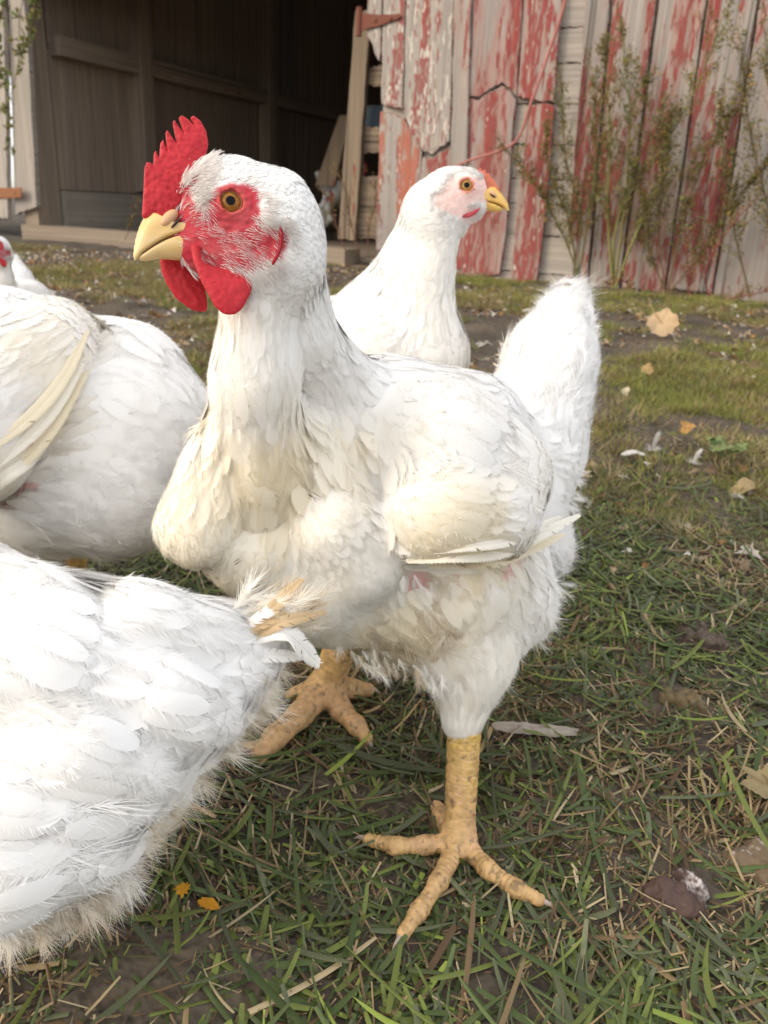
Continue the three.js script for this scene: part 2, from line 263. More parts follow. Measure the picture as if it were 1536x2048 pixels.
{ // jamb, sills, lintel, roof, and the dim inside
  const X = (px, py) => fp(px, py)[0], jl = -0.30, jr = fp(760, 300)[0], wallEnd = fp(1518, 0)[0] + 0.215 * 8, H0 = fp(70, 410)[1];
  slab('jamb_board', [fp(39, 430), fp(82, 412), fp(64, 60), [fp(64, 60)[0] - 0.012, TOP], [fp(36, 60)[0], TOP]].map((p) => p), 0.0, 0.03, WOOD.bare, barn, 0.002, 0.006);
  slab('jamb_board', [fp(-60, 440), fp(34, 437), fp(28, 60), [fp(28, 60)[0], TOP], [fp(-60, 60)[0], TOP]], 0.03, 0.03, WOOD.tan, barn, 0.002, 0.006);
  for (let k = 0; k < 8; k++) slab('plank', rect(fp(-62, 200)[0] - 0.2 * (k + 1) + 0.005, -0.01, fp(-62, 200)[0] - 0.2 * k, TOP), 0, 0.022, [WOOD.grey, WOOD.patchy, WOOD.pink][k % 3], barn);
  const rust = std({ color: lin(0.30, 0.13, 0.06), roughness: 0.85, metalness: 0.2 }), h = new THREE.Group(); h.name = 'hinge'; barn.add(h);
  slab('strap', [fp(-40, 400), fp(63, 396), fp(64, 376), fp(-40, 378)], 0.062, 0.006, rust, h, 0.001, 0.001);
  for (const x of [10, 50]) { const q = fp(x, 387), b = new THREE.SphereGeometry(0.007, 10, 6); b.scale(1, 1, 0.5); b.translate(q[0], q[1], 0.069); obj('bolt', b, rust, h); }
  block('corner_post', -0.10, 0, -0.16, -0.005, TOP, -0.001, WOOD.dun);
  // sill beams
  const st = fp(180, 458)[1];
  block('sill', X(58, 460), -0.12, -0.10, X(700, 500), st, 0.05, WOOD.beam);
  block('sill', X(702, 500), -0.12, -0.10, X(1170, 570), fp(1000, 548)[1] - 0.015, 0.004, WOOD.beam);
  // unseen front above the doorway, brought down low to dim the inside; gable, roof
  block('lintel', jl, TOP, -0.12, wallEnd, TOP + 0.2, 0.03, WOOD.grey);
  for (let k = 0; k < 26; k++) { const a = -1.9 + k * 0.24; if (a < wallEnd) slab('plank', rect(a, TOP + 0.2, a + 0.232, EAVE), 0, 0.022, [WOOD.grey, WOOD.patchy, WOOD.pink, WOOD.heavy][k % 4], barn); }
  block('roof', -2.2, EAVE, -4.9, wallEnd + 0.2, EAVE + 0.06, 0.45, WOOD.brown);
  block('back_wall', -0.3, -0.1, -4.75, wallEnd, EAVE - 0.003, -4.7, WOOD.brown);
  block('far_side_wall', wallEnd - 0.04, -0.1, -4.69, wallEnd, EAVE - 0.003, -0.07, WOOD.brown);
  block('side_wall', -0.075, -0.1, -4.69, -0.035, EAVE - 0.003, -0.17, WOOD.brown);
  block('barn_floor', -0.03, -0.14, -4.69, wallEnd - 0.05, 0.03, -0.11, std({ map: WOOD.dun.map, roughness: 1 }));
  // inside face of the side wall: boards over a girt, sheets below it, a concrete curb, posts
  const girt = (z) => { const a = sp(70, 82), b = sp(530, 197); return a[1] + (b[1] - a[1]) * (z - a[0]) / (b[0] - a[0]); };
  const zc = (px) => sp(px, 300)[0], gy = girt(zc(283));
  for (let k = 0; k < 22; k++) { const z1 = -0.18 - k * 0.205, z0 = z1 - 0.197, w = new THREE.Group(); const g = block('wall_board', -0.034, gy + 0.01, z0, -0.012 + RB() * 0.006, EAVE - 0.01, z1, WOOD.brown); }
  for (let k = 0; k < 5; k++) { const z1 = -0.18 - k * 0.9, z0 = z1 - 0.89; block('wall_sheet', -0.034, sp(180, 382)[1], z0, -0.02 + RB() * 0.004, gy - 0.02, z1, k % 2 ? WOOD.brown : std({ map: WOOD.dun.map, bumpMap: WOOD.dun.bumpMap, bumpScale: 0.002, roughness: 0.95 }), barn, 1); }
  const conc = std({ color: lin(0.72, 0.73, 0.70), map: WOOD.bare.map, roughness: 0.95 });
  for (let k = 0; k < 5; k++) block('curb_block', -0.034, 0.031, -0.18 - k * 0.92 - 0.912, 0.02, sp(180, 384)[1], -0.18 - k * 0.92, conc);
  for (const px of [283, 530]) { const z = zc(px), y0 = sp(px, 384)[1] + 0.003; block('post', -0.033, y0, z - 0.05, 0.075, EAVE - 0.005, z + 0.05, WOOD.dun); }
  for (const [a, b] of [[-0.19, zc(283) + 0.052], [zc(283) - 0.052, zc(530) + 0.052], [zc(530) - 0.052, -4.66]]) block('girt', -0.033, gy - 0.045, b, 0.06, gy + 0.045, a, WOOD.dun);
  const zq = zc(572); block('loose_board', -0.011, gy + 0.05, zq - 0.09, 0.01, EAVE - 0.3, zq + 0.09, std({ map: WOOD.bare.map, bumpMap: WOOD.bare.bumpMap, bumpScale: 0.002, color: lin(0.55, 0.62, 0.66), roughness: 0.9 }));
}
{ // slatted rack leaning inside the doorway
  const Z = -0.16, f = (px, py) => fp(px, py, Z), p0 = BO.clone().addScaledVector(BF, f(720, 480)[0]).addScaledVector(BN, Z);
  const rack = thing('wooden_rack', p0, 'grey slatted wooden rack leaning inside the doorway beside the red door', 'rack'); rack.rotation.y = -BA;
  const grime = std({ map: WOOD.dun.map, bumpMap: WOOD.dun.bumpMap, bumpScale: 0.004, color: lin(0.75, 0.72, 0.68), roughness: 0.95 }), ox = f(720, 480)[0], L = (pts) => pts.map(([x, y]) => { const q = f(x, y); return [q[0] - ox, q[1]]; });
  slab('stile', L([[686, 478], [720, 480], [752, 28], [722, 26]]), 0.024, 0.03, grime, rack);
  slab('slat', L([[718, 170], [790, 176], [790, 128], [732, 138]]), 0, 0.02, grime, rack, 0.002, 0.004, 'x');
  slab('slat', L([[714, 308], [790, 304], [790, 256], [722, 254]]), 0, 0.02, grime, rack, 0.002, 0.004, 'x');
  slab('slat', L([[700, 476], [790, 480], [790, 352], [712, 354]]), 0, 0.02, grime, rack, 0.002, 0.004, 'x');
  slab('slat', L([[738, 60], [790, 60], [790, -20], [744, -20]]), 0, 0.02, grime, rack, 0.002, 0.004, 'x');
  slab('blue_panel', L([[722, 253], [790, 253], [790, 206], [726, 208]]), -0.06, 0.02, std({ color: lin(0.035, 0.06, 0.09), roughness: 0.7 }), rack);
  const p1 = BO.clone().addScaledVector(BF, fp(660, 400, -1.2)[0]).addScaledVector(BN, -1.2);
  const lean = thing('leaning_board', p1, 'dark board leaning in the shade behind the slatted rack', 'board'); lean.rotation.y = -BA;
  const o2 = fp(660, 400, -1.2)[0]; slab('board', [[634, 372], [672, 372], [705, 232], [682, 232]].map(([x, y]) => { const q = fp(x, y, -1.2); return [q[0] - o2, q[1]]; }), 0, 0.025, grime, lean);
}
// ---------------------------------------------------------------- feathers
const RF = rng(21);
// one contour feather: length 1 along y, a closed vane near the shaft that frays into single barbs at its rim
function featherGeo(seed, { half = 0.30, vane = 0.72, barbs = 22, bend = 0.10, cup = 0.16, fray = 0.14, from = 0.05, tip = 1 } = {}) {
  const r = rng(seed), pos = [], idx = [], rows = 7;
  const wide = (t) => half * Math.pow(Math.sin(Math.PI * clamp(0.10 + 0.82 * t, 0, 1)), 0.62) * (t < 0.25 ? 0.75 + t : 1);
  const z = (x, y) => -bend * y * y - cup * x * x + 0.015;
  const put = (x, y, dz = 0) => { pos.push(x, y, z(x, y) + dz); return pos.length / 3 - 1; };
  const L = [], C = [], R = [], end = 0.86;
  for (let i = 0; i <= rows; i++) { const y = lerp(from, end, i / rows), w = wide(y) * vane * (i === rows ? 0.55 : 1); L.push(put(-w, y)); C.push(put(0, y, 0.002)); R.push(put(w, y)); }
  for (let i = 0; i < rows; i++) idx.push(L[i], C[i], L[i + 1], C[i], C[i + 1], L[i + 1], C[i], R[i], C[i + 1], R[i], R[i + 1], C[i + 1]);
  for (const s of [-1, 1]) for (let k = 0; k < barbs; k++) { // rim barbs
    const t = (k + r() * 0.6) / barbs, y = lerp(from + 0.02, end, t), w = wide(y) * vane * (y > 0.8 ? 0.75 : 1), dy = (0.03 + 0.02 * r()) * 22 / barbs, ln = fray * (0.6 + 0.9 * r()), an = lerp(0.9, 0.35, t) + (r() - 0.5) * 0.3;
    const bx = s * (w + Math.sin(an) * ln), by = y + Math.cos(an) * ln, a = put(s * w * 0.97, y - dy * 0.5), b = put(s * w * 0.97, y + dy * 0.5), c = put(bx, by, (r() - 0.5) * 0.05);
    s > 0 ? idx.push(a, c, b) : idx.push(a, b, c);
  }
  const nt = Math.round(barbs * 0.7);
  for (let k = 0; k < nt; k++) { const u = (k + 0.5) / nt * 2 - 1, w = wide(end) * vane * 0.55, x = u * w, ln = tip * fray * (0.9 + 0.9 * r()) * (1 - 0.35 * u * u), an = u * 0.7 + (r() - 0.5) * 0.3;
    const a = put(x - 0.022 * 15 / nt, end - 0.01), b = put(x + 0.022 * 15 / nt, end - 0.01), c = put(x + Math.sin(an) * ln, end + Math.cos(an) * ln, -0.012 * r()); idx.push(a, b, c); }
  return geom(pos, idx);
}
// a downy plume: no closed vane, long soft barbs that curl
function plumeGeo(seed, { n = 60, spread = 0.75, curl = 0.3, thick = 0.0055 } = {}) {
  const r = rng(seed), pos = [], idx = [];
  for (let k = 0; k < n; k++) {
    const y0 = 0.05 + 0.5 * Math.pow(r(), 1.3), s = r() * 2 - 1, an = s * spread, ln = (0.38 + 0.45 * r()) * (1.05 - 0.35 * Math.abs(s)), cz = (r() - 0.35) * 0.5; let x = 0, y = y0, z = 0.01, a = an; const q = [];
    for (let i = 0; i <= 3; i++) { q.push([x, y, z, a]); const st = ln / 3; x += Math.sin(a) * st; y += Math.cos(a) * st; z += cz * st * 0.5 - 0.02; a += (r() - 0.5) * curl * 2; }
    const o = pos.length / 3; q.forEach(([X, Y, Z, A], i) => { const w = thick * (1 - i / 3.4) * (0.8 + 0.5 * r()); pos.push(X - Math.cos(A) * w, Y + Math.sin(A) * w, Z, X + Math.cos(A) * w, Y - Math.sin(A) * w, Z); });
    for (let i = 0; i < 3; i++) idx.push(o + 2 * i, o + 2 * i + 1, o + 2 * i + 2, o + 2 * i + 1, o + 2 * i + 3, o + 2 * i + 2);
  }
  return geom(pos, idx);
}
function hairGeo(seed) { // a few hair feathers, as on a bird's face
  const r = rng(seed), pos = [], idx = [];
  for (let k = 0; k < 3; k++) { let x = (r() - 0.5) * 0.25, y = 0, z = 0, a = (r() - 0.5) * 0.5; const o = pos.length / 3, ln = 0.6 + 0.4 * r();
    for (let i = 0; i <= 4; i++) { const w = 0.015 * (1 - i / 4.6); pos.push(x - w, y, z - 0.01, x + w, y, z - 0.01, x, y, z + w * 1.2); y += Math.cos(a) * ln / 4; x += Math.sin(a) * ln / 4; z += 0.05 - 0.03 * i; a += (r() - 0.5) * 0.3; }
    for (let i = 0; i < 4; i++) for (const [p, q] of [[0, 2], [2, 1], [1, 0]]) idx.push(o + 3 * i + p, o + 3 * i + q, o + 3 * i + 3 + p, o + 3 * i + q, o + 3 * i + 3 + q, o + 3 * i + 3 + p); }
  return geom(pos, idx);
}
const KIT = {
  body: [1, 2, 3, 4, 5].map((s) => featherGeo(s * 11, { half: 0.33, vane: 0.8, fray: 0.11, barbs: 48, bend: 0.085 })),
  soft: [1, 2, 3, 4].map((s) => featherGeo(s * 13, { half: 0.30, vane: 0.5, fray: 0.24, barbs: 80, bend: 0.085 })),
  lance: [1, 2, 3, 4].map((s) => featherGeo(s * 17, { half: 0.17, vane: 0.68, fray: 0.09, barbs: 34, tip: 1.5, bend: 0.08 })),
  plume: [1, 2, 3, 4, 5].map((s) => plumeGeo(s * 19)),
  hair: [1, 2, 3].map((s) => hairGeo(s * 23)),
};
const featherMat = phys({ color: lin(1, 1, 1), roughness: 0.85, specularIntensity: 0.25, transmission: 0.13, thickness: 0, side: THREE.DoubleSide });
const skinMat = (o) => std({ vertexColors: true, roughness: 0.62, ...o });
const bodyMat = phys({ vertexColors: true, roughness: 0.9, specularIntensity: 0.2 });

function sampler(g, seed) { // random points on a mesh, evenly by area
  const P = g.attributes.position, N = g.attributes.normal, I = g.index.array, n = I.length / 3, cdf = new Float32Array(n), a = V(0, 0, 0), b = V(0, 0, 0), c = V(0, 0, 0), r = rng(seed); let s = 0;
  for (let i = 0; i < n; i++) { a.fromBufferAttribute(P, I[3 * i]); b.fromBufferAttribute(P, I[3 * i + 1]).sub(a); c.fromBufferAttribute(P, I[3 * i + 2]).sub(a); s += b.cross(c).length() / 2; cdf[i] = s; }
  const na = V(0, 0, 0), nb = V(0, 0, 0), nc = V(0, 0, 0);
  return { area: s, next(p, q) {
    const x = r() * s; let lo = 0, hi = n - 1; while (lo < hi) { const m = (lo + hi) >> 1; cdf[m] < x ? (lo = m + 1) : (hi = m); }
    let u = r(), v = r(); if (u + v > 1) { u = 1 - u; v = 1 - v; } const [i, j, k] = [I[3 * lo], I[3 * lo + 1], I[3 * lo + 2]];
    a.fromBufferAttribute(P, i); b.fromBufferAttribute(P, j); c.fromBufferAttribute(P, k); p.copy(a).multiplyScalar(1 - u - v).addScaledVector(b, u).addScaledVector(c, v);
    na.fromBufferAttribute(N, i); nb.fromBufferAttribute(N, j); nc.fromBufferAttribute(N, k); q.copy(na).multiplyScalar(1 - u - v).addScaledVector(nb, u).addScaledVector(nc, v).normalize();
  } };
}
class Thin { // keeps points apart
  constructor(cell) { this.c = cell; this.m = new Map(); }
  ok(p, r) { const c = this.c, x = Math.floor(p.x / c), y = Math.floor(p.y / c), z = Math.floor(p.z / c);
    for (let k = -1; k <= 1; k++) for (let j = -1; j <= 1; j++) for (let i = -1; i <= 1; i++) for (const q of this.m.get((x + i) + ',' + (y + j) + ',' + (z + k)) ?? []) if (q.distanceToSquared(p) < r * r) return false;
    const key = x + ',' + y + ',' + z; this.m.has(key) ? this.m.get(key).push(p.clone()) : this.m.set(key, [p.clone()]); return true; }
}
const MX = new THREE.Matrix4(), QX = V(0, 0, 0), QY = V(0, 0, 0), QZ = V(0, 0, 0);
// a feather's place: rooted at p, pointing along d, lifted off the surface n by an angle
function featherMatrix(p, n, d, len, wid, lift, roll, sink, from, zs = 1) {
  QY.copy(d).addScaledVector(n, -d.dot(n)).normalize(); QX.crossVectors(QY, n).normalize();
  const c = Math.cos(lift), s = Math.sin(lift); QZ.copy(n).multiplyScalar(c).addScaledVector(QY, -s).normalize(); QY.multiplyScalar(c).addScaledVector(n, s).normalize();
  if (roll) { const cr = Math.cos(roll), sr = Math.sin(roll), X2 = QX.clone().multiplyScalar(cr).addScaledVector(QZ, sr); QZ.multiplyScalar(cr).addScaledVector(QX, -sr); QX.copy(X2); }
  const m = new THREE.Matrix4().makeBasis(QX.clone().multiplyScalar(wid), QY.clone().multiplyScalar(len), QZ.clone().multiplyScalar(len * zs));
  return m.setPosition(p.x - n.x * sink - from.x, p.y - n.y * sink - from.y, p.z - n.z * sink - from.z);
}
// blend what the bones say (feather direction, length, softness, dirt) at a point
function blendAt(cones, p) {
  let W = 0; const o = { dir: V(0, 0, 0), fl: 0, lift: 0, down: 0, cream: 0, dirt: 0, lance: 0, soft: 0 };
  for (const c of cones) { const d = Math.max(coneD(p, c), -0.004) + 0.007, w = 1 / (d * d * d * d); W += w; o.dir.addScaledVector(c.flow ?? c.dir, w);
    for (const k of ['fl', 'lift', 'down', 'cream', 'dirt', 'lance', 'soft']) o[k] += w * (c[k] ?? 0); }
  o.dir.divideScalar(W).normalize(); for (const k of ['fl', 'lift', 'down', 'cream', 'dirt', 'lance', 'soft']) o[k] /= W; return o;
}
const WHITE = lin(0.925, 0.915, 0.895), SKIN = lin(0.84, 0.825, 0.80), CREAM = lin(0.88, 0.78, 0.57), MUD = lin(0.36, 0.23, 0.115);
function featherColor(p, b, r, out) { // clean white, yellowed in patches, muddy in streaks
  const n1 = fbm(p.x * 28, p.y * 28, p.z * 28, 3), n2 = fbm(p.x * 75 + 9, p.y * 75, p.z * 75, 3);
  const y = clamp(b.cream * (0.72 + 1.4 * n1 + 0.06 * (r() - 0.5)), 0, 0.9), m = b.dirt * sstep(0.10, 0.45, n2 + 0.5 * n1 + 0.12 * (r() - 0.5) + 0.45 * (b.dirt - 0.6));
  const k = 0.985 + 0.02 * r(); return out.copy(WHITE).lerp(CREAM, y).lerp(MUD, clamp(m, 0, 0.85)).multiplyScalar(k);
}
// cover a mesh with feathers; skip(p, b) leaves bare skin
function plumage(parent, g, cones, seed, { density = 1, skip, grow, field } = {}) {
  field = field ?? fieldOf(cones); const tp = V(0, 0, 0);
  const S = sampler(g, seed), thin = new Thin(0.006), r = rng(seed + 1), p = V(0, 0, 0), n = V(0, 0, 0), lists = { body: KIT.body.map(() => []), soft: KIT.soft.map(() => []), lance: KIT.lance.map(() => []), plume: KIT.plume.map(() => []) };
  const tries = Math.min(220000, Math.round(S.area / (0.0016 * 0.0016) * 1.1 * density));
  for (let i = 0; i < tries; i++) {
    S.next(p, n); const b = blendAt(cones, p); if (grow) grow(p, b, n); if (b.fl < 0.001 || (skip && skip(p, b, n))) continue;
    if (!thin.ok(p, Math.min(0.0052, b.fl * 0.19) / Math.sqrt(density))) continue;
    const kind = r() < b.down ? 'plume' : r() < b.lance ? 'lance' : r() < b.soft ? 'soft' : 'body', ks = KIT[kind], v = Math.floor(r() * ks.length);
    const len = b.fl * (0.8 + 0.4 * r()) * (kind === 'plume' ? 1.15 : 1), jit = kind === 'plume' ? 0.5 : 0.16;
    const d = b.dir.clone().add(V(r() - 0.5, r() - 0.5, r() - 0.5).multiplyScalar(jit * 2));
    // lay the tip just clear of the surface it covers, whatever way that curves
    const want = 0.00005 + 0.009 * r() * r() * len + b.lift * len + (kind === 'plume' ? len * (0.02 + 0.16 * r() * r()) : 0), b0 = kind === 'plume' ? 0.02 : 0.085; let lift = 0.02; QY.copy(d).addScaledVector(n, -d.dot(n)).normalize();
    const zs = kind === 'plume' ? 1 : clamp(field(tp.copy(p).addScaledVector(QY, len * 0.92)) / (b0 * len * 0.85), 0.25, 5), bend = b0 * zs;
    for (let k = 0; k < 3; k++) { const c = Math.cos(lift), q = Math.sin(lift); tp.copy(p).addScaledVector(QY, len * 0.92 * c).addScaledVector(n, len * 0.92 * q - bend * len * 0.85 * c - 0.0004); lift = clamp(lift + (want - field(tp)) / len, -0.9, 0.9); }
    if (lift > (kind === 'plume' ? 0.85 : 0.42)) continue;
    const m = featherMatrix(p, n, d, len, len * (0.85 + 0.3 * r()), lift, (r() - 0.5) * 0.05, 0.0004, parent.position, zs);
    lists[kind][v].push([m, featherColor(p, b, r, new THREE.Color())]);
  }
  for (const kind of Object.keys(lists)) lists[kind].forEach((l, v) => { if (l.length) { const o = copies(kind === 'plume' ? 'down_plumage' : 'feather_plumage', KIT[kind][v], featherMat, l, parent); let c = 0; for (const q of parent.children) if (q !== o && q.name.startsWith(o.name)) c++; if (c) o.name += '_' + String(c).padStart(3, '0'); } });
}

// ---------------------------------------------------------------- flat fleshy plates (combs, wattles, ear lobes) and beaks
function polyD(pts, u, v) { // signed distance to a polygon in a plane
  let d = 1e9, s = 1; for (let i = 0, j = pts.length - 1; i < pts.length; j = i++) { const [xi, yi] = pts[i], [xj, yj] = pts[j], ex = xj - xi, ey = yj - yi, wx = u - xi, wy = v - yi, t = clamp((wx * ex + wy * ey) / (ex * ex + ey * ey), 0, 1), bx = wx - ex * t, by = wy - ey * t; d = Math.min(d, bx * bx + by * by);
    const c1 = v >= yi, c2 = v < yj, c3 = ex * wy > ey * wx; if ((c1 && c2 && c3) || (!c1 && !c2 && !c3)) s = -s; } return s * Math.sqrt(d);
}
function lineD(pts, u, v) { let d = 1e9; for (let i = 0; i < pts.length - 1; i++) { const [xi, yi] = pts[i], [xj, yj] = pts[i + 1], ex = xj - xi, ey = yj - yi, t = clamp(((u - xi) * ex + (v - yi) * ey) / (ex * ex + ey * ey), 0, 1); d = Math.min(d, Math.hypot(u - xi - ex * t, v - yi - ey * t)); } return d; }
function smooth2(pts, n = 3) { const c = new THREE.CatmullRomCurve3(pts.map((p) => V(p[0], p[1], 0)), true, 'centripetal'); return c.getPoints(pts.length * n).slice(0, -1).map((p) => [p.x, p.y]); }
class Frame { // a head's middle plane: u runs across it, v up, w out of it to the side that shows
  constructor(o, u, v, w) { Object.assign(this, { o, u, v, w }); this.q = V(0, 0, 0); }
  pt(px, py, off = 0) { return onPlane(px, py, this.o.clone().addScaledVector(this.w, off), this.w); }
  uv(px, py, off = 0) { const p = this.pt(px, py, off).sub(this.o); return [p.dot(this.u), p.dot(this.v)]; }
  poly(a, off = 0) { const r = []; for (let i = 0; i < a.length; i += 2) r.push(this.uv(a[i], a[i + 1], off)); return r; }
  to(u, v, w) { return this.o.clone().addScaledVector(this.u, u).addScaledVector(this.v, v).addScaledVector(this.w, w); }
  mesh(field, pts, w0, w1, cell, pad = 0.003) { // field in the frame's own axes -> mesh in the world
    const us = pts.map((p) => p[0]), vs = pts.map((p) => p[1]);
    const g = netMesh(field, V(Math.min(...us) - pad, Math.min(...vs) - pad, w0 - pad), V(Math.max(...us) + pad, Math.max(...vs) + pad, w1 + pad), cell, 2.2);
    const m = new THREE.Matrix4().makeBasis(this.u, this.v, this.w).setPosition(this.o); g.applyMatrix4(m); if (m.determinant() < 0) { const I = g.index.array; for (let i = 0; i < I.length; i += 3) { const t = I[i]; I[i] = I[i + 1]; I[i + 1] = t; } } g.computeVertexNormals(); return g;
  }
}
const smax = (a, b, k) => -smin(-a, -b, k);
function plate(fr, pts, mid, thick, cell, { bulge = 0, pimple = 0, edge, tiltV = 0, tiltU = 0, v0 = 0, u0 = 0 } = {}) {
  return fr.mesh((p) => { const d = polyD(pts, p.x, p.y), w = p.z - (mid + tiltV * (p.y - v0) + tiltU * (p.x - u0)), h = thick * (0.45 + 0.55 * (1 - Math.exp(Math.min(0, d) / 0.004))) + bulge * sstep(0, 0.02, -d) + pimple * noise(p.x * 900, p.y * 900, 3); return smax(d, Math.abs(w) - h, edge ?? thick * 1.2); }, pts, mid - thick - bulge - Math.abs(tiltV) * 0.03 - Math.abs(tiltU) * 0.03, mid + thick + bulge + Math.abs(tiltV) * 0.03 + Math.abs(tiltU) * 0.03, cell);
}
function halfBeak(fr, pts, ridge, R0, tipPt, len, cell) { // outline in the middle plane, rounded over from the ridge line, narrowing to the tip
  return fr.mesh((p) => { const d = polyD(pts, p.x, p.y), dr = lineD(ridge, p.x, p.y), far = clamp(Math.hypot(p.x - tipPt[0], p.y - tipPt[1]) / len, 0, 1), R = R0 * Math.pow(far, 0.7) + 0.0006, q = Math.min(dr, R), h = Math.sqrt(q * (2 * R - q)); return smax(d, Math.abs(p.z) - h, 0.0012); }, pts, -R0, R0, cell);
}
// ---------------------------------------------------------------- chickens
const CR = V(1, 0, 0).transformDirection(camera.matrixWorld), CU = V(0, 1, 0).transformDirection(camera.matrixWorld), CZ = V(0, 0, 1).transformDirection(camera.matrixWorld);
const C = (a, b, k, more) => cone(at(a[0], a[1], a[2]), a[3] * a[2] / LENS, at(b[0], b[1], b[2]), b[3] * b[2] / LENS, k, more);
const hornMat = std({ vertexColors: true, roughness: 0.38 }), clawMat = std({ color: lin(0.42, 0.34, 0.28), roughness: 0.5 });
const RED = lin(0.64, 0.042, 0.055), REDDEEP = lin(0.42, 0.016, 0.028), PINK = lin(0.60, 0.22, 0.21);

// a scaly foot: shank and toes in one skin, each toe with a claw
function makeLeg(parent, top, foot, toes, rTop, rFoot, cell) {
  const cones = [cone(top, rTop, foot, rFoot, 0.006, { shank: 1 })], leg = new THREE.Group();
  for (const t of toes) { let a = t.pts[0]; const rs = t.r; for (let i = 1; i < t.pts.length; i++) { cones.push(cone(t.pts[i - 1], rs[i - 1], t.pts[i], rs[i], 0.005, { toe: 1 })); } }
  cones.push(cone(foot, rFoot * 1.02, foot.clone().add(V(0, -0.004, 0)), rFoot * 0.9, 0.006, {}));
  let coneT = 0; const raw = fieldOf(cones);
  const field = (p) => { // overlapping scutes across the front of shank and toes
    const d = raw(p); if (d > 0.004 || d < -0.004) return d; let best = null, bd = 1e9; for (const c of cones) { const q = coneD(p, c); if (q < bd) { bd = q; best = c; } }
    const L = Math.sqrt(best.l2), s = best.t * L / (best.shank ? 0.0050 : 0.0036) + 0.45 * noise(p.x * 120, p.y * 120, p.z * 120), f = s - Math.floor(s);
    return d - (best.shank || best.toe ? (best.shank ? 0.0006 : 0.0008) * (Math.min(1, f * 4) * (1 - 0.6 * f) - 0.4) : 0) - 0.00035 * noise(p.x * 500, p.y * 500, p.z * 500);
  };
  const bx = boxOf(cones, 0.004), g = netMesh(field, bx.min, bx.max, cell, 1.8);
  const Y = lin(0.66, 0.43, 0.11), O = lin(0.64, 0.40, 0.17), P = lin(0.62, 0.36, 0.24), D = lin(0.13, 0.085, 0.05), c = new THREE.Color();
  paint(g, (p) => { const h = sstep(0.0, 0.075, p.y - foot.y), n = fbm(p.x * 160, p.y * 160, p.z * 160, 3); c.copy(O).lerp(Y, h).lerp(P, clamp(0.4 * noise(p.x * 60, p.y * 60, p.z * 60) + 0.1, 0, 0.5)); const n2 = fbm(p.x * 420, p.y * 420, p.z * 420, 2), dirt = sstep(0.26, 0.46, n * 0.55 + 0.75 * n2 + 0.08 * (1 - h)); let best = null, bd = 1e9; for (const q of cones) { const e = coneD(p, q); if (e < bd) { bd = e; best = q; coneT = q.t; } } const sc = coneT * Math.sqrt(best.l2) / (best.shank ? 0.0050 : 0.0036) + 0.45 * noise(p.x * 120, p.y * 120, p.z * 120), fr = sc - Math.floor(sc); // grime caught in lines between the scales
    c.lerp(D, 0.55 * sstep(0.16, 0.05, fr) * sstep(-0.10, 0.25, n + 0.5 * n2)); return c.lerp(D, 0.6 * dirt).multiplyScalar(0.9 + 0.25 * noise(p.x * 300, p.y * 300, p.z * 300)); });
  const m = obj('leg', local(g, parent), std({ vertexColors: true, roughness: 0.5 }), parent);
  for (const t of toes) { // claws taper and hook down
    const e = t.pts[t.pts.length - 1], q = t.pts[t.pts.length - 2], d = e.clone().sub(q).normalize(), r0 = t.r[t.r.length - 1] * 0.62, ln = t.claw ?? 0.011, path = [e.clone().addScaledVector(d, -0.002), e.clone().addScaledVector(d, ln * 0.5).add(V(0, 0.0008, 0)), e.clone().addScaledVector(d, ln).add(V(0, -0.002, 0))];
    const tube = new THREE.TubeGeometry(new THREE.CatmullRomCurve3(path), 10, r0, 8), T = tube.attributes.position, ctr = new THREE.CatmullRomCurve3(path);
    for (let i = 0; i < T.count; i++) { const s = Math.floor(i / 9) / 10, k = 1 - 0.93 * Math.pow(s, 1.4), o = ctr.getPointAt(s), v = V(T.getX(i), T.getY(i), T.getZ(i)).sub(o).multiplyScalar(k).add(o); T.setXYZ(i, v.x, v.y, v.z); } tube.computeVertexNormals();
    obj('claw', local(tube, parent), clawMat, m); m.children[m.children.length - 1].position.set(0, 0, 0);
  }
  return m;
}
const toeOn = (list, lifts) => list.map(([x, y], i) => { const p = onGround(x, y); const k = lifts[i]; const d = EYE.clone().sub(p).normalize(); return p.addScaledVector(d, k / d.y); });

// head: skull with bare red face, comb, wattles, ear lobe, eye, beak
// carry a head's measurements, taken at one place in the picture, over to another place
function moved(s, cx, cy, k) {
  const X = (x) => cx + (x - 500) * k, Y = (y) => cy + (y - 440) * k, pl = (a) => a.map((v, i) => (i % 2 ? Y(v) : X(v))), o = { ...s };
  for (const key of ['red', 'comb', 'ear', 'upper', 'ridge', 'lower', 'keel', 'tip', 'slit']) if (s[key]) o[key] = pl(s[key]);
  o.skull = s.skull.map(([a, b, q, m]) => [[X(a[0]), Y(a[1]), a[2] * k], [X(b[0]), Y(b[1]), b[2] * k], q, m]); o.bare = s.bare.map(([x, y, q]) => [X(x), Y(y), q]);
  o.eye = [X(s.eye[0]), Y(s.eye[1]), s.eye[2]]; o.wattles = s.wattles.map(([p, ...q]) => [pl(p), ...q]); if (s.nostril) o.nostril = [X(s.nostril[0]), Y(s.nostril[1]), ...s.nostril.slice(2)]; return o;
}
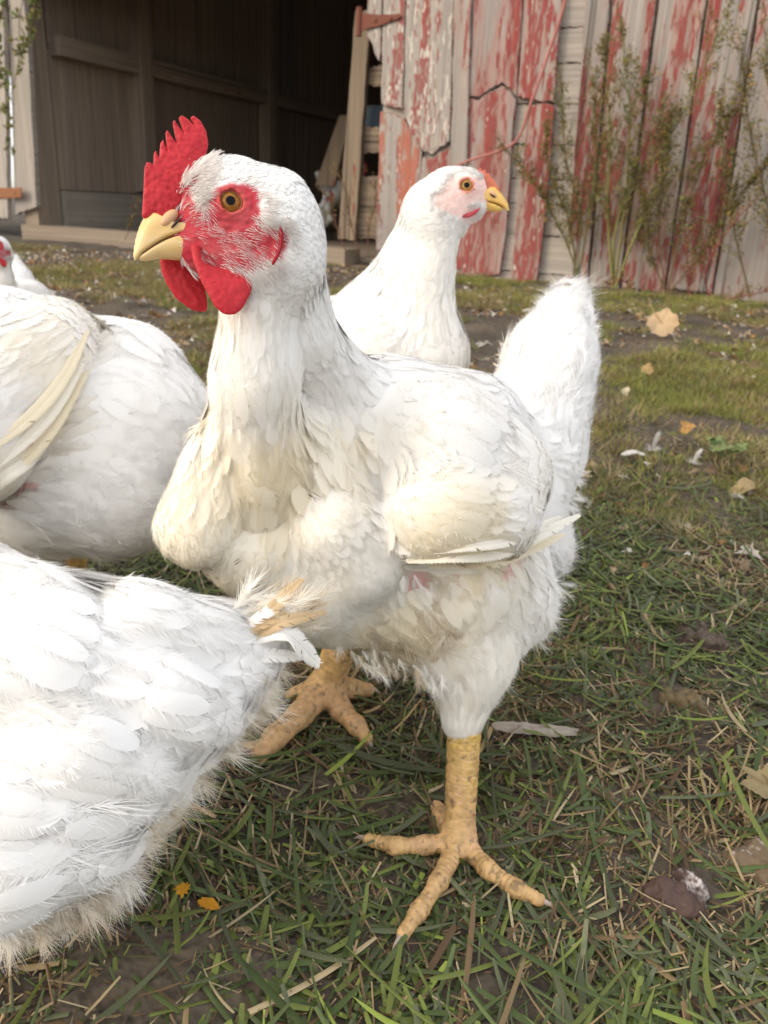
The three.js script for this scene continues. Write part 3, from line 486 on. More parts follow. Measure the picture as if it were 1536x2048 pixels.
function makeHead(hen, fr, s) {
  const rp = (px, py, r) => r * -fr.pt(px, py).applyMatrix4(camera.matrixWorldInverse).z / LENS;
  const k2 = (a, b, k, more) => cone(fr.pt(a[0], a[1]), rp(...a), fr.pt(b[0], b[1]), rp(...b), k, { fl: 0.008, lift: 0.10, ...more });
  const cones = s.skull.map(([a, b, k, more]) => k2(a, b, k, more)); for (const c of s.neck) cones.push({ ...c, ra: c.ra - 0.0016, rb: c.rb - 0.0016 }); const neckField = fieldOf(s.neck);
  const headField = fieldOf(cones), red = smooth2(fr.poly(s.red, s.side), 3), side = (p) => { const q = p.clone().sub(fr.o); return [q.dot(fr.u), q.dot(fr.v), q.dot(fr.w)]; };
  // the eye sits where a line across the head leaves it
  const [eu, ev] = fr.uv(s.eye[0], s.eye[1], s.side); let off = 0.03; while (off > 0 && headField(fr.to(eu, ev, off)) > 0) off -= 0.0003;
  const er = s.eye[2], eyeC = fr.to(eu, ev, off - er * 0.72);
  const wrinkle = (p) => { const [u, v] = side(p), d = polyD(red, u, v), e = Math.hypot(u - eu, v - ev); return d < 0.001 ? (0.0005 * noise(u * 500, v * 1000, 1) + 0.0004 * Math.sin(e * 2600 + 2 * noise(u * 300, v * 300, 4)) * Math.exp(-Math.max(0, e - er) * 180)) * sstep(0.001, -0.002, d) : 0; };
  const lid = 0.0022, field = (p) => { let d = headField(p); const q = Math.hypot(p.x - eyeC.x, p.y - eyeC.y, p.z - eyeC.z); d = smin(d, q - er - lid * 0.5, 0.005); const [u, v, w] = side(p); if (w > 0) { const e = Math.hypot((u - eu) / 1.12, v - ev); d = smax(d, er * 0.74 - e, 0.0012); } return d - wrinkle(p); };
  const bx = new THREE.Box3(); for (const c of cones.slice(0, s.skull.length)) { bx.union(boxOf([c], 0.006)); }
  const g = netMesh(field, bx.min, bx.max, s.cell, 1.7);
  // what the box would cut open lies inside the neck
  const c1 = new THREE.Color();
  paint(g, (p) => { const [u, v, w] = side(p), d = polyD(red, u, v) + 0.0022 * fbm(u * 260, v * 260, 1, 3), e = Math.hypot(u - eu, v - ev), n = noise(u * 700, v * 700, w * 300); const r = sstep(0.0016, -0.0016, d);
    c1.copy(SKIN).lerp(s.redColor, r * (0.985 + 0.015 * n)); if (r > 0) { c1.lerp(PINK, r * clamp(s.pale + 0.30 * fbm(u * 150, v * 150, 7, 3) , 0, 0.5)); const ring = sstep(er * 0.98, er * 0.86, e); c1.lerp(s.lidColor, r * sstep(er * 1.18, er * 0.95, e) * 0.8); } return c1; });
  const skin = g;
  // eye
  const eye = new THREE.Group(); eye.name = 'eye'; hen.add(eye); eye.position.copy(eyeC).sub(hen.position);
  const facing = fr.w.clone().addScaledVector(CZ, 0.5).normalize(), Q = new THREE.Quaternion().setFromUnitVectors(V(0, 1, 0), facing); eye.quaternion.copy(Q);
  const cap = (r, a0, a1) => new THREE.SphereGeometry(r, 48, 24, 0, Math.PI * 2, a0, a1 - a0);
  const ig = cap(er, 0, 1.25); paint(ig, (p) => { const a = Math.acos(clamp(p.y / er, -1, 1)), an = Math.atan2(p.z, p.x), c = lin(...s.iris); const f = sstep(0.36, 0.5, a); c.lerp(lin(0.30, 0.12, 0.02), (1 - f) * 0.5).multiplyScalar(0.75 + 0.25 * noise(an * 9, a * 6, 2) + 0.1 * noise(an * 25, a * 3, 6)); c.lerp(lin(0.02, 0.012, 0.008), sstep(0.80, 0.92, a)); return c; });
  obj('iris', ig, phys({ vertexColors: true, roughness: 0.05, specularIntensity: 0.4 }), eye);
  obj('pupil', cap(er * 1.006, 0, 0.36), phys({ color: lin(0.003, 0.003, 0.003), roughness: 0.04, specularIntensity: 0.25 }), eye);
  const lg = new THREE.TorusGeometry(er * 0.83, er * 0.085, 10, 48); lg.rotateX(Math.PI / 2); lg.translate(0, er * 0.60, 0); obj('eyelid', lg, std({ color: s.rimColor, roughness: 0.5 }), eye);
  // comb, wattles, ear lobe
  const fleshy = phys({ vertexColors: true, roughness: 0.5, transmission: 0.25, thickness: 0, specularIntensity: 0.35 });
  const meat = (geo, base, dk) => paint(geo, (p) => { const [u, v, w] = side(p), n = noise(u * 900, v * 900, w * 900); return c1.copy(base).lerp(dk, clamp(0.25 + 0.5 * fbm(u * 120, v * 120, 3, 3) - 0.3 * n, 0, 1)); });
  const comb = fr.poly(s.comb); obj('comb', local(meat(plate(fr, comb, s.combOff ?? 0, s.combThick, s.cell * 0.55, { pimple: 0.00035, bulge: 0.0006, edge: 0.001 }), s.combColor ?? RED, s.combDeep ?? REDDEEP), hen), fleshy, hen);
  for (const [pl, mid, th, tl] of s.wattles) { const q = smooth2(fr.poly(pl, mid), 3), v0 = Math.max(...q.map((x) => x[1])); obj('wattle', local(meat(plate(fr, q, mid, th, s.cell * 0.75, { pimple: 0.0003, bulge: s.wattleBulge ?? 0.0012, tiltV: tl, v0 }), s.wattleColor ?? RED, s.wattleDeep ?? REDDEEP), hen), fleshy, hen); }
  if (s.ear) { const q = smooth2(fr.poly(s.ear, s.earOff), 3); obj('ear_lobe', local(meat(plate(fr, q, s.earOff, 0.0022, s.cell * 0.75), s.earColor, s.earColor.clone().multiplyScalar(0.6)), hen), fleshy, hen); }
  // beak
  const bk = new THREE.Group(); bk.name = 'beak'; hen.add(bk);
  const horn = (geo) => paint(geo, (p) => { const [u, v, w] = side(p), n = fbm(u * 90, v * 240, w * 90, 3), st = noise(u * 60, v * 600, 2); return c1.copy(s.horn).lerp(s.horn2, clamp(0.45 + 1.1 * n + 0.15 * st, 0, 1)); });
  const tipPt = fr.uv(...s.tip), U = smooth2(fr.poly(s.upper), 2), Lw = smooth2(fr.poly(s.lower), 2), len = s.beakLen;
  obj('upper_beak', local(horn(halfBeak(fr, U, fr.poly(s.ridge), s.beakR, tipPt, len, s.cell * 0.6)), hen), hornMat, bk);
  obj('lower_beak', local(horn(halfBeak(fr, Lw, fr.poly(s.keel), s.beakR * 0.92, tipPt, len, s.cell * 0.6)), hen), hornMat, bk);
  if (s.nostril) { // fleshy flap over a dark slit
    const [x, y, ln, wd, an] = s.nostril, mk = (px, py, offs, a, b, c, col, name) => { const q = fr.pt(px, py, offs), b2 = new THREE.SphereGeometry(1, 24, 16); b2.scale(a, b, c); const rz = new THREE.Matrix4().makeRotationZ(an); b2.applyMatrix4(rz); b2.applyMatrix4(new THREE.Matrix4().makeBasis(fr.u, fr.v, fr.w)); b2.translate(q.x, q.y, q.z); obj(name, local(b2, hen), std({ color: col, roughness: 0.5 }), bk); };
    mk(x, y, s.nostrilOff - 0.001, ln, wd, 0.0026, lin(0.62, 0.36, 0.19), 'nostril_flap'); mk(s.slit[0], s.slit[1], s.nostrilOff + 0.0008, ln * 0.62, 0.0006, 0.0013, lin(0.035, 0.018, 0.012), 'nostril');
  }
  // white hair feathers straggling over the bare face, and short feathers over the rest
  const S = sampler(g, 77), r = rng(31), p = V(0, 0, 0), n = V(0, 0, 0), hl = KIT.hair.map(() => []), thin = new Thin(0.003);
  for (let i = 0; i < s.hairs * 14; i++) { S.next(p, n); const [u, v] = side(p), d = polyD(red, u, v); if (d > 0.002) continue; const e = Math.hypot(u - eu, v - ev); const bare = s.bare.some(([x, y, q]) => { const [a, b] = fr.uv(x, y, s.side); return Math.hypot(u - a, v - b) < q; });
    const edge = sstep(-0.008, 0.001, d); if (e < er * 1.7 || (bare && r() < 0.93) || r() > 0.22 + 0.6 * edge || !thin.ok(p, 0.0005 + 0.0009 * (1 - edge))) continue;
    const b = blendAt(cones, p), len = (0.0052 + 0.0045 * r()) * (0.75 + 0.5 * edge) * s.scale; if (e < 0.013) { const away = fr.u.clone().multiplyScalar(u - eu).addScaledVector(fr.v, v - ev).normalize(); b.dir.addScaledVector(away, 0.7); }
    hl[Math.floor(r() * 3)].push([featherMatrix(p, n, b.dir.add(V(r() - 0.5, r() - 0.5, r() - 0.5).multiplyScalar(0.4)), len, len * 0.9, 0.12 + 0.2 * r(), 0, 0.0002, hen.position), lin(0.92, 0.88, 0.86)]); }
  hl.forEach((l, v) => { if (l.length) { const o = copies('face_hairs', KIT.hair[v], featherMat, l, hen); if (v) o.name += '_00' + v; } });
  plumage(hen, g, cones, 401, { density: s.density ?? 1.5, field: headField, skip: (q, b, nn) => { const [u, v, w] = side(q); return Math.hypot(u - eu, v - ev) < er * 2.1 || polyD(red, u, v) < 0.0012 * noise(u * 300, v * 300, 2) || headField(q) < -0.0012 || neckField(q) < -0.0004 || !bx.clone().expandByScalar(-0.0025).containsPoint(q); }, grow: (q, b) => { const [u, v] = side(q), d = polyD(red, u, v); b.fl *= clamp(0.55 + d * 30, 0.5, 1.3); } });
  return { skin, cones, field: headField };
}
// the body's skin: one mesh, torso, neck, wings and thighs, with the head's own finer mesh joined on
function makeBody(hen, cones, cell, extra, tint) {
  const bx = boxOf(cones, 0.012), g = netMesh(fieldOf(cones), bx.min, bx.max, cell, 1.6), c = new THREE.Color();
  paint(g, (p) => tint ? tint(p, c.copy(SKIN)) : c.copy(SKIN));
  const whole = extra ? mergeGeometries([g.clone(), extra.clone()]) : g.clone(); obj('body', local(whole, hen), bodyMat, hen); return g;
}
// one large quill feather: a shaft with rows of barbs that cling together and part here and there
function quill(path, width, up, seed, rag = 0.12) {
  const cv = new THREE.CatmullRomCurve3(path), n = 84, r = rng(seed), pos = [], idx = [], nrm = V(0, 0, 0), t = V(0, 0, 0), sd = V(0, 0, 0), L = cv.getLength();
  const push = (o, s, a, b, c) => { pos.push(o.x + sd.x * s * a + t.x * b + nrm.x * c, o.y + sd.y * s * a + t.y * b + nrm.y * c, o.z + sd.z * s * a + t.z * b + nrm.z * c); return pos.length / 3 - 1; };
  for (const s of [-1, 1]) { let clump = 0, left = 0, dz = 0; for (let i = 2; i <= n; i++) { const f = i / n, o = cv.getPointAt(f); t.copy(cv.getTangentAt(f)); sd.crossVectors(t, up).normalize(); nrm.crossVectors(sd, t).normalize();
    if (left-- <= 0) { left = 4 + Math.floor(12 * r()); clump = (r() - 0.5) * rag; dz = (r() - 0.5) * rag * 0.5; }
    const w = width * (s > 0 ? 1 : 0.8) * Math.pow(Math.sin(Math.PI * clamp(0.05 + 0.90 * f, 0, 1)), 0.55) * (0.95 + 0.08 * r()) * (r() < rag * 0.3 ? 0.6 : 1), e = L / n * 0.56, an = 0.85 - 0.25 * f + clump;
    const q = [[0.02, 0, 0, 1], [0.45, 0.5, 0.0003, 1.0], [0.8, 0.85, 0, 0.9], [1, 1.1, -0.0004, 0.25]].map(([a, b, c, k]) => [push(o, s, w * a * Math.cos(an - 0.85), w * b * 1.15 * (0.8 + an * 0.25) - e * k, c + dz * w * a), push(o, s, w * a * Math.cos(an - 0.85), w * b * 1.15 * (0.8 + an * 0.25) + e * k, c + dz * w * a)]);
    for (let k = 0; k < 3; k++) { const [a, b] = q[k], [c, d] = q[k + 1]; s > 0 ? idx.push(a, c, b, b, c, d) : idx.push(a, b, c, b, d, c); } } }
  const vane = geom(pos, idx), shaft = new THREE.TubeGeometry(cv, 20, width * 0.05, 5); shaft.deleteAttribute('uv'); return mergeGeometries([vane, shaft]);
}

// where the line of sight through a pixel meets a coat, and a little in front of it
function hit(px, py, field, out = 0) { const d = dirOf(px, py), p = V(0, 0, 0); let t = 0.15; for (let i = 0; i < 400; i++) { p.copy(d).multiplyScalar(t).add(EYE); const f = field(p); if (f < 0.0004) break; t += Math.max(0.0004, f * 0.7); if (t > 3) break; } return p.addScaledVector(d, -out); }
// specks of straw and dried mud caught on the coat
function flecks(hen, g, count, seed, where) {
  const S = sampler(g, seed), r = rng(seed), p = V(0, 0, 0), n = V(0, 0, 0), l = [];
  for (let i = 0; i < count * 30 && l.length < count; i++) { S.next(p, n); if (!where(p)) continue; const len = 0.0025 + 0.006 * r() * r(), c = r() < 0.5 ? lin(0.16, 0.09, 0.05) : lin(0.36, 0.23, 0.11); l.push([featherMatrix(p.clone().addScaledVector(n, 0.0018), n, V(r() - 0.5, r() - 0.8, r() - 0.5), len, len * 2.2 * (0.4 + 0.6 * r()), 0.05, 0, 0, hen.position), c]); }
  if (l.length) copies('dirt_flecks', KIT.hair[0], bodyFleck, l, hen);
}
// loose, muddied down along a line on the coat
function fringe(hen, pts, count, len, out, mix, seed, spread = 0.02) {
  const cv = new THREE.CatmullRomCurve3(pts.map((p) => at(...p))), r = rng(seed), ls = KIT.plume.map(() => []), n = CZ.clone();
  for (let i = 0; i < count; i++) { const p = cv.getPointAt(r()).add(V(r() - 0.5, r() - 0.5, r() - 0.5).multiplyScalar(spread)), d = CR.clone().multiplyScalar(out[0]).addScaledVector(CU, -out[1]).add(V(r() - 0.5, r() - 0.5, r() - 0.5).multiplyScalar(1.0)), q = fbm(p.x * 60, p.y * 60, p.z * 60, 2) + 0.35 * (r() - 0.5), c = WHITE.clone().lerp(CREAM, clamp(mix[0] + q, 0, 1)).lerp(MUD, clamp(mix[1] + 1.6 * q, 0, 0.9)), s = len * (0.6 + 0.7 * r());
    const nn = n.clone().add(V(r() - 0.5, r() - 0.5, r() - 0.5).multiplyScalar(0.8)).normalize(); ls[i % 5].push([featherMatrix(p, nn, d, s, s * 0.8, (r() - 0.5) * 0.5, 0, 0, hen.position), c]); }
  ls.forEach((l, v) => { if (l.length) { const o = copies('muddy_down', KIT.plume[v], featherMat, l, hen); let c = 0; for (const q of hen.children) if (q !== o && q.name.startsWith('muddy_down')) c++; if (c) o.name += '_' + String(c).padStart(3, '0'); } });
}
const bodyFleck = std({ color: lin(1, 1, 1), roughness: 0.9 });
// two plain legs under a body, toes pointing along dir
function standOn(hen, hips, dir, cell = 0.0024) {
  const sd = V(-dir.z, 0, dir.x);
  for (const hip of hips) { const f = hip.clone().addScaledVector(dir, 0.01); f.y = groundY(f.x, f.z) + 0.014; const toe = (a, l) => { const d = dir.clone().multiplyScalar(Math.cos(a)).addScaledVector(sd, Math.sin(a)), q = (t) => { const p = f.clone().addScaledVector(d, t); p.y = groundY(p.x, p.z) + 0.007; return p; }; return { pts: [f.clone(), q(l * 0.4), q(l * 0.75), q(l)], r: [0.009, 0.007, 0.006, 0.005], claw: 0.012 }; };
    makeLeg(hen, hip, f, [toe(0, 0.066), toe(0.6, 0.055), toe(-0.6, 0.055), toe(Math.PI, 0.028)], 0.0125, 0.0115, cell); }
}
camera.matrixWorldInverse.copy(camera.matrixWorld).invert();
let MAIN_HEAD, MAIN_HEN;
{ // ---- the chicken that looks into the picture
  const base = V(0.02, 0, -0.46); base.y = groundY(base.x, base.z);
  const hen = thing('chicken', base, 'big white chicken with red comb and wattles standing in the middle on two yellow legs', 'chicken', 'white chickens in the yard');
  MAIN_HEN = hen; const fl = { fl: 0.022, lift: 0, soft: 0.8, down: 0.04 };
  const phi = 18 * Math.PI / 180, fr = new Frame(at(500, 440, 0.362), CR.clone().multiplyScalar(Math.cos(phi)).addScaledVector(CZ, -Math.sin(phi)), CU.clone(), CR.clone().multiplyScalar(Math.sin(phi)).addScaledVector(CZ, Math.cos(phi)));
  const hackle = C([562, 490, 0.374, 75], [598, 660, 0.397, 72], 0.010, { fl: 0.012, lance: 0.1, lift: 0.0, soft: 0.8, down: 0.05, cream: 0.05 });
  const throat = C([508, 570, 0.364, 62], [508, 760, 0.38, 78], 0.012, { fl: 0.015, lance: 0.1, lift: 0.0, soft: 0.8, cream: 0.25 });
  const cones = [
    hackle, C([603, 680, 0.40, 70], [700, 800, 0.45, 84], 0.006, { fl: 0.016, lance: 0.1, lift: 0.0, soft: 0.8, down: 0.05, cream: 0.04 }),
    throat, C([508, 760, 0.38, 78], [515, 920, 0.41, 104], 0.01, { ...fl, cream: 0.75, lift: 0.0, dirt: 0.12 }),
    C([440, 915, 0.402, 66], [396, 1050, 0.412, 84], 0.004, { ...fl, cream: 0.6, lift: 0.0, fl: 0.02, dirt: 0.12 }),
    C([545, 935, 0.43, 84], [508, 1085, 0.436, 106], 0.006, { ...fl, cream: 0.65, dirt: 0.15 }),
    C([600, 900, 0.45, 150], [640, 1080, 0.475, 185], 0.016, { ...fl, cream: 0.65, dirt: 0.22 }),
    C([740, 905, 0.49, 190], [955, 985, 0.59, 172], 0.014, { ...fl, fl: 0.028, cream: 0.08, lift: 0.0 }),
    C([650, 1125, 0.475, 135], [880, 1195, 0.53, 145], 0.03, { ...fl, fl: 0.026, cream: 0.85, dirt: 1.0, down: 0.25, lift: 0.03 }),
    C([790, 835, 0.50, 114], [935, 860, 0.545, 116], 0.012, { ...fl, fl: 0.024, cream: 0.04 }),
    C([880, 895, 0.446, 142], [992, 952, 0.455, 108], 0.010, { ...fl, fl: 0.024, cream: 0.18, soft: 0.35, down: 0.05, lift: 0.0, wing: 1 }),
    C([875, 1018, 0.424, 108], [990, 1035, 0.445, 88], 0.01, { ...fl, fl: 0.022, cream: 0.75, dirt: 0.2, soft: 0.35, down: 0.05, lift: 0.0, wing: 1 }),
    C([672, 1050, 0.425, 84], [725, 1120, 0.436, 82], 0.010, { ...fl, fl: 0.013, cream: 0.25, soft: 0.9, dirt: 0.12 }),
    C([905, 1140, 0.505, 150], [1005, 1200, 0.525, 104], 0.02, { ...fl, cream: 0.2, down: 0.25, soft: 0.9, fl: 0.024, lift: 0.01 }),
    C([890, 1190, 0.50, 150], [942, 1312, 0.50, 84], 0.02, { ...fl, cream: 0.55, down: 0.25, dirt: 0.6, fl: 0.022, lift: 0.02 }),
    C([940, 1320, 0.497, 68], [925, 1440, 0.494, 42], 0.012, { fl: 0.012, cream: 0.35, down: 0.1, soft: 0.9, lift: 0.0, dirt: 0.1 }),
    C([1000, 1050, 0.58, 135], [1065, 1090, 0.59, 76], 0.016, { ...fl, down: 0.5, lift: 0.04, fl: 0.028 }),
    C([1000, 1170, 0.55, 112], [1040, 1205, 0.555, 70], 0.016, { ...fl, down: 0.45, lift: 0.04, cream: 0.1, fl: 0.026 }),
    C([1050, 900, 0.61, 118], [1100, 725, 0.65, 80], 0.02, { ...fl, down: 0.4, lift: 0.03, fl: 0.03 }),
    C([1100, 725, 0.65, 80], [1138, 605, 0.68, 40], 0.02, { ...fl, down: 0.4, lift: 0.04, fl: 0.03 }),
  ];
  const head = makeHead(hen, fr, MAIN_HEAD = {
    cell: 0.0009, side: 0.015, scale: 1, hairs: 3200, density: 1.8, pale: 0.10, redColor: lin(0.42, 0.030, 0.048), lidColor: lin(0.55, 0.10, 0.09), rimColor: lin(0.33, 0.12, 0.07), iris: [0.36, 0.17, 0.035],
    skull: [[[466, 386, 67], [531, 423, 87], 0.016, { cream: 0 }], [[362, 460, 20], [448, 436, 58], 0.014], [[398, 392, 34], [460, 415, 52], 0.012], [[450, 480, 58], [545, 515, 80], 0.016], [[395, 505, 28], [455, 520, 52], 0.014], [[544, 466, 80], [558, 520, 73], 0.012, { fl: 0.012 }]],
    neck: [hackle, throat],
    red: [288, 470, 300, 440, 330, 395, 380, 335, 412, 318, 402, 352, 384, 392, 408, 402, 432, 380, 470, 370, 505, 378, 520, 402, 516, 432, 528, 452, 546, 462, 560, 446, 570, 470, 566, 505, 548, 534, 520, 540, 497, 552, 440, 548, 395, 535, 380, 525, 340, 520, 300, 520],
    bare: [[463, 410, 0.0115], [330, 400, 0.012], [405, 505, 0.008], [557, 490, 0.009], [495, 395, 0.007], [350, 455, 0.008]],
    eye: [461, 409, 0.0057], comb: [283, 440, 287, 380, 288, 345, 293, 332, 300, 334, 306, 338, 307, 316, 311, 309, 317, 326, 320, 294, 326, 288, 333, 312, 330, 275, 333, 268, 352, 296, 344, 256, 347, 248, 366, 276, 356, 245, 362, 240, 372, 246, 389, 262, 379, 244, 386, 240, 400, 252, 411, 272, 415, 296, 410, 322, 396, 352, 376, 395, 345, 430, 330, 446, 318, 446, 305, 437, 296, 446],
    combThick: 0.0026, combOff: 0.004, wattles: [[[381, 488, 400, 490, 408, 525, 445, 536, 488, 546, 508, 558, 504, 584, 491, 612, 474, 632, 451, 637, 428, 622, 412, 592, 396, 560, 384, 525], 0.011, 0.0022, -0.15], [[321, 514, 350, 510, 390, 520, 418, 600, 414, 622, 383, 618, 352, 595, 330, 564, 318, 530], -0.010, 0.0020, 0.12]],
    ear: [560, 444, 569, 466, 567, 494, 557, 520, 545, 534, 540, 527, 551, 505, 556, 484, 555, 462], earOff: 0.0232, earColor: lin(0.42, 0.015, 0.03),
    tip: [268, 523], beakLen: 0.026, beakR: 0.0085, horn: lin(0.70, 0.44, 0.15), horn2: lin(0.72, 0.54, 0.27),
    upper: [268, 524, 266, 508, 273, 470, 286, 438, 300, 426, 320, 440, 345, 455, 380, 459, 405, 468, 420, 480, 400, 477, 372, 474, 345, 478, 322, 486, 300, 498, 284, 508], ridge: [268, 524, 266, 508, 273, 470, 286, 438, 300, 426, 330, 420, 400, 430],
    lower: [275, 519, 292, 507, 322, 491, 348, 482, 378, 479, 400, 482, 396, 505, 385, 516, 350, 518, 318, 517, 290, 522], keel: [275, 520, 290, 523, 318, 518, 350, 520, 390, 522],
    nostril: [338, 437, 0.0050, 0.0026, 0.85], slit: [352, 446], nostrilOff: 0.0075,
  });
  const coat = fieldOf(cones), pits = [[hit(1030, 1150, coat), 0.015], [hit(1012, 1182, coat), 0.011], [hit(905, 1172, coat), 0.008], [hit(800, 1148, coat), 0.006], [hit(840, 1168, coat), 0.009]];
  const g = makeBody(hen, cones, 0.003, head.skin, (p, c) => { featherColor(p, blendAt(cones, p), () => 0.5, c).multiplyScalar(0.93); for (const [q, r] of pits) c.lerp(lin(0.64, 0.33, 0.32), 0.85 * sstep(r * 1.3, r * 0.6, p.distanceTo(q))); return c; });
  plumage(hen, g, cones, 11, { skip: (p, b) => head.field(p) < -0.003 || (noise(p.x * 900, p.y * 900, p.z * 900) > -0.5 && pits.some(([q, r]) => [0, 0.007, 0.014, 0.02].some((s) => p.clone().addScaledVector(b.dir, s).distanceTo(q) < r * (0.8 + 0.5 * noise(p.x * 200, p.y * 200, p.z * 200))))) });
  flecks(hen, g, 110, 12, (p) => p.y < 0.27);
  fringe(hen, [[640, 1262, 0.46], [760, 1318, 0.47], [870, 1335, 0.48], [1000, 1330, 0.49]], 60, 0.014, [0.5, 1], [0.5, 0.15], 13, 0.012);
  fringe(hen, [[1130, 900, 0.60], [1130, 1000, 0.585], [1100, 1110, 0.57], [1100, 1190, 0.555], [1060, 1270, 0.54]], 80, 0.012, [1, 0.5], [0.0, -0.3], 14, 0.014);
  fringe(hen, [[800, 1150, 0.446], [860, 1165, 0.448], [940, 1172, 0.452], [1030, 1150, 0.462]].map(([x, y]) => { const q = hit(x, y, coat, 0.001).applyMatrix4(camera.matrixWorldInverse); return [x, y, -q.z]; }), 24, 0.010, [0.6, 1], [-0.2, -0.6], 15, 0.006);
  // legs
  const foot = onGround(918, 1705).add(V(0, 0.012, 0));
  makeLeg(hen, at(930, 1430, 0.494), at(918, 1672, 0.489), [
    { pts: [at(915, 1685, 0.488), ...toeOn([[850, 1690], [790, 1692], [738, 1680]], [0.008, 0.007, 0.006])], r: [0.0060, 0.0046, 0.0043, 0.0036], claw: 0.012 },
    { pts: [at(915, 1690, 0.486), ...toeOn([[878, 1762], [838, 1822], [806, 1868]], [0.009, 0.008, 0.006])], r: [0.0062, 0.0046, 0.0042, 0.0036], claw: 0.012 },
    { pts: [at(930, 1690, 0.488), ...toeOn([[975, 1738], [1030, 1776], [1078, 1800]], [0.009, 0.008, 0.006])], r: [0.0062, 0.0046, 0.0042, 0.0036], claw: 0.013 },
    { pts: [at(905, 1670, 0.495), at(885, 1640, 0.508), at(874, 1614, 0.514)], r: [0.007, 0.0055, 0.004], claw: 0.006 },
  ], 0.0104, 0.0091, 0.0006);
  makeLeg(hen, at(690, 1270, 0.60), at(652, 1372, 0.61), [
    { pts: [at(645, 1380, 0.61), ...toeOn([[600, 1430], [550, 1475], [520, 1508]], [0.011, 0.009, 0.007])], r: [0.0115, 0.0088, 0.0078, 0.006], claw: 0.013 },
    { pts: [at(665, 1372, 0.61), ...toeOn([[700, 1378], [735, 1380]], [0.009, 0.007])], r: [0.0105, 0.0075, 0.0055], claw: 0.010 },
    { pts: [at(660, 1380, 0.61), ...toeOn([[682, 1420], [712, 1450], [732, 1478]], [0.009, 0.007, 0.004])], r: [0.0105, 0.0076, 0.0062, 0.005], claw: 0.010 },
    { pts: [at(630, 1378, 0.615), at(590, 1395, 0.62), at(562, 1408, 0.622)], r: [0.009, 0.007, 0.0055], claw: 0.010 },
  ], 0.0125, 0.0122, 0.0009);
  // flight feathers along the wing's lower edge
  const up = CZ.clone().addScaledVector(CU, 0.3).normalize();
  [[800, 1122, 985, 1108, 1158, 1030, 0.462, 14], [830, 1132, 980, 1124, 1126, 1068, 0.466, 14], [800, 1134, 930, 1136, 1066, 1104, 0.468, 13], [850, 1105, 1000, 1085, 1120, 1034, 0.458, 13]].forEach(([a, b, c, d, e, f, z, w], i) => {
    const m = obj('wing_feather', local(quill([hit(a, b, coat, 0.001), hit((a + c) / 2, (b + d) / 2, coat, 0.0018), hit(c, d, coat, 0.0025), hit(c, d, coat, 0.0025).lerp(at(e, f, z + 0.06), 0.5).addScaledVector(CZ, 0.006), at(e, f, z + 0.06)], w / LENS * 0.5, up, i + 5, 0.2), hen), phys({ color: [lin(0.89, 0.85, 0.75), lin(0.87, 0.79, 0.61), lin(0.90, 0.87, 0.80)][i % 3], roughness: 0.8, transmission: 0.2, thickness: 0, specularIntensity: 0.3 }), hen);
  });
}
const soft = { fl: 0.024, lift: 0, soft: 0.75 };
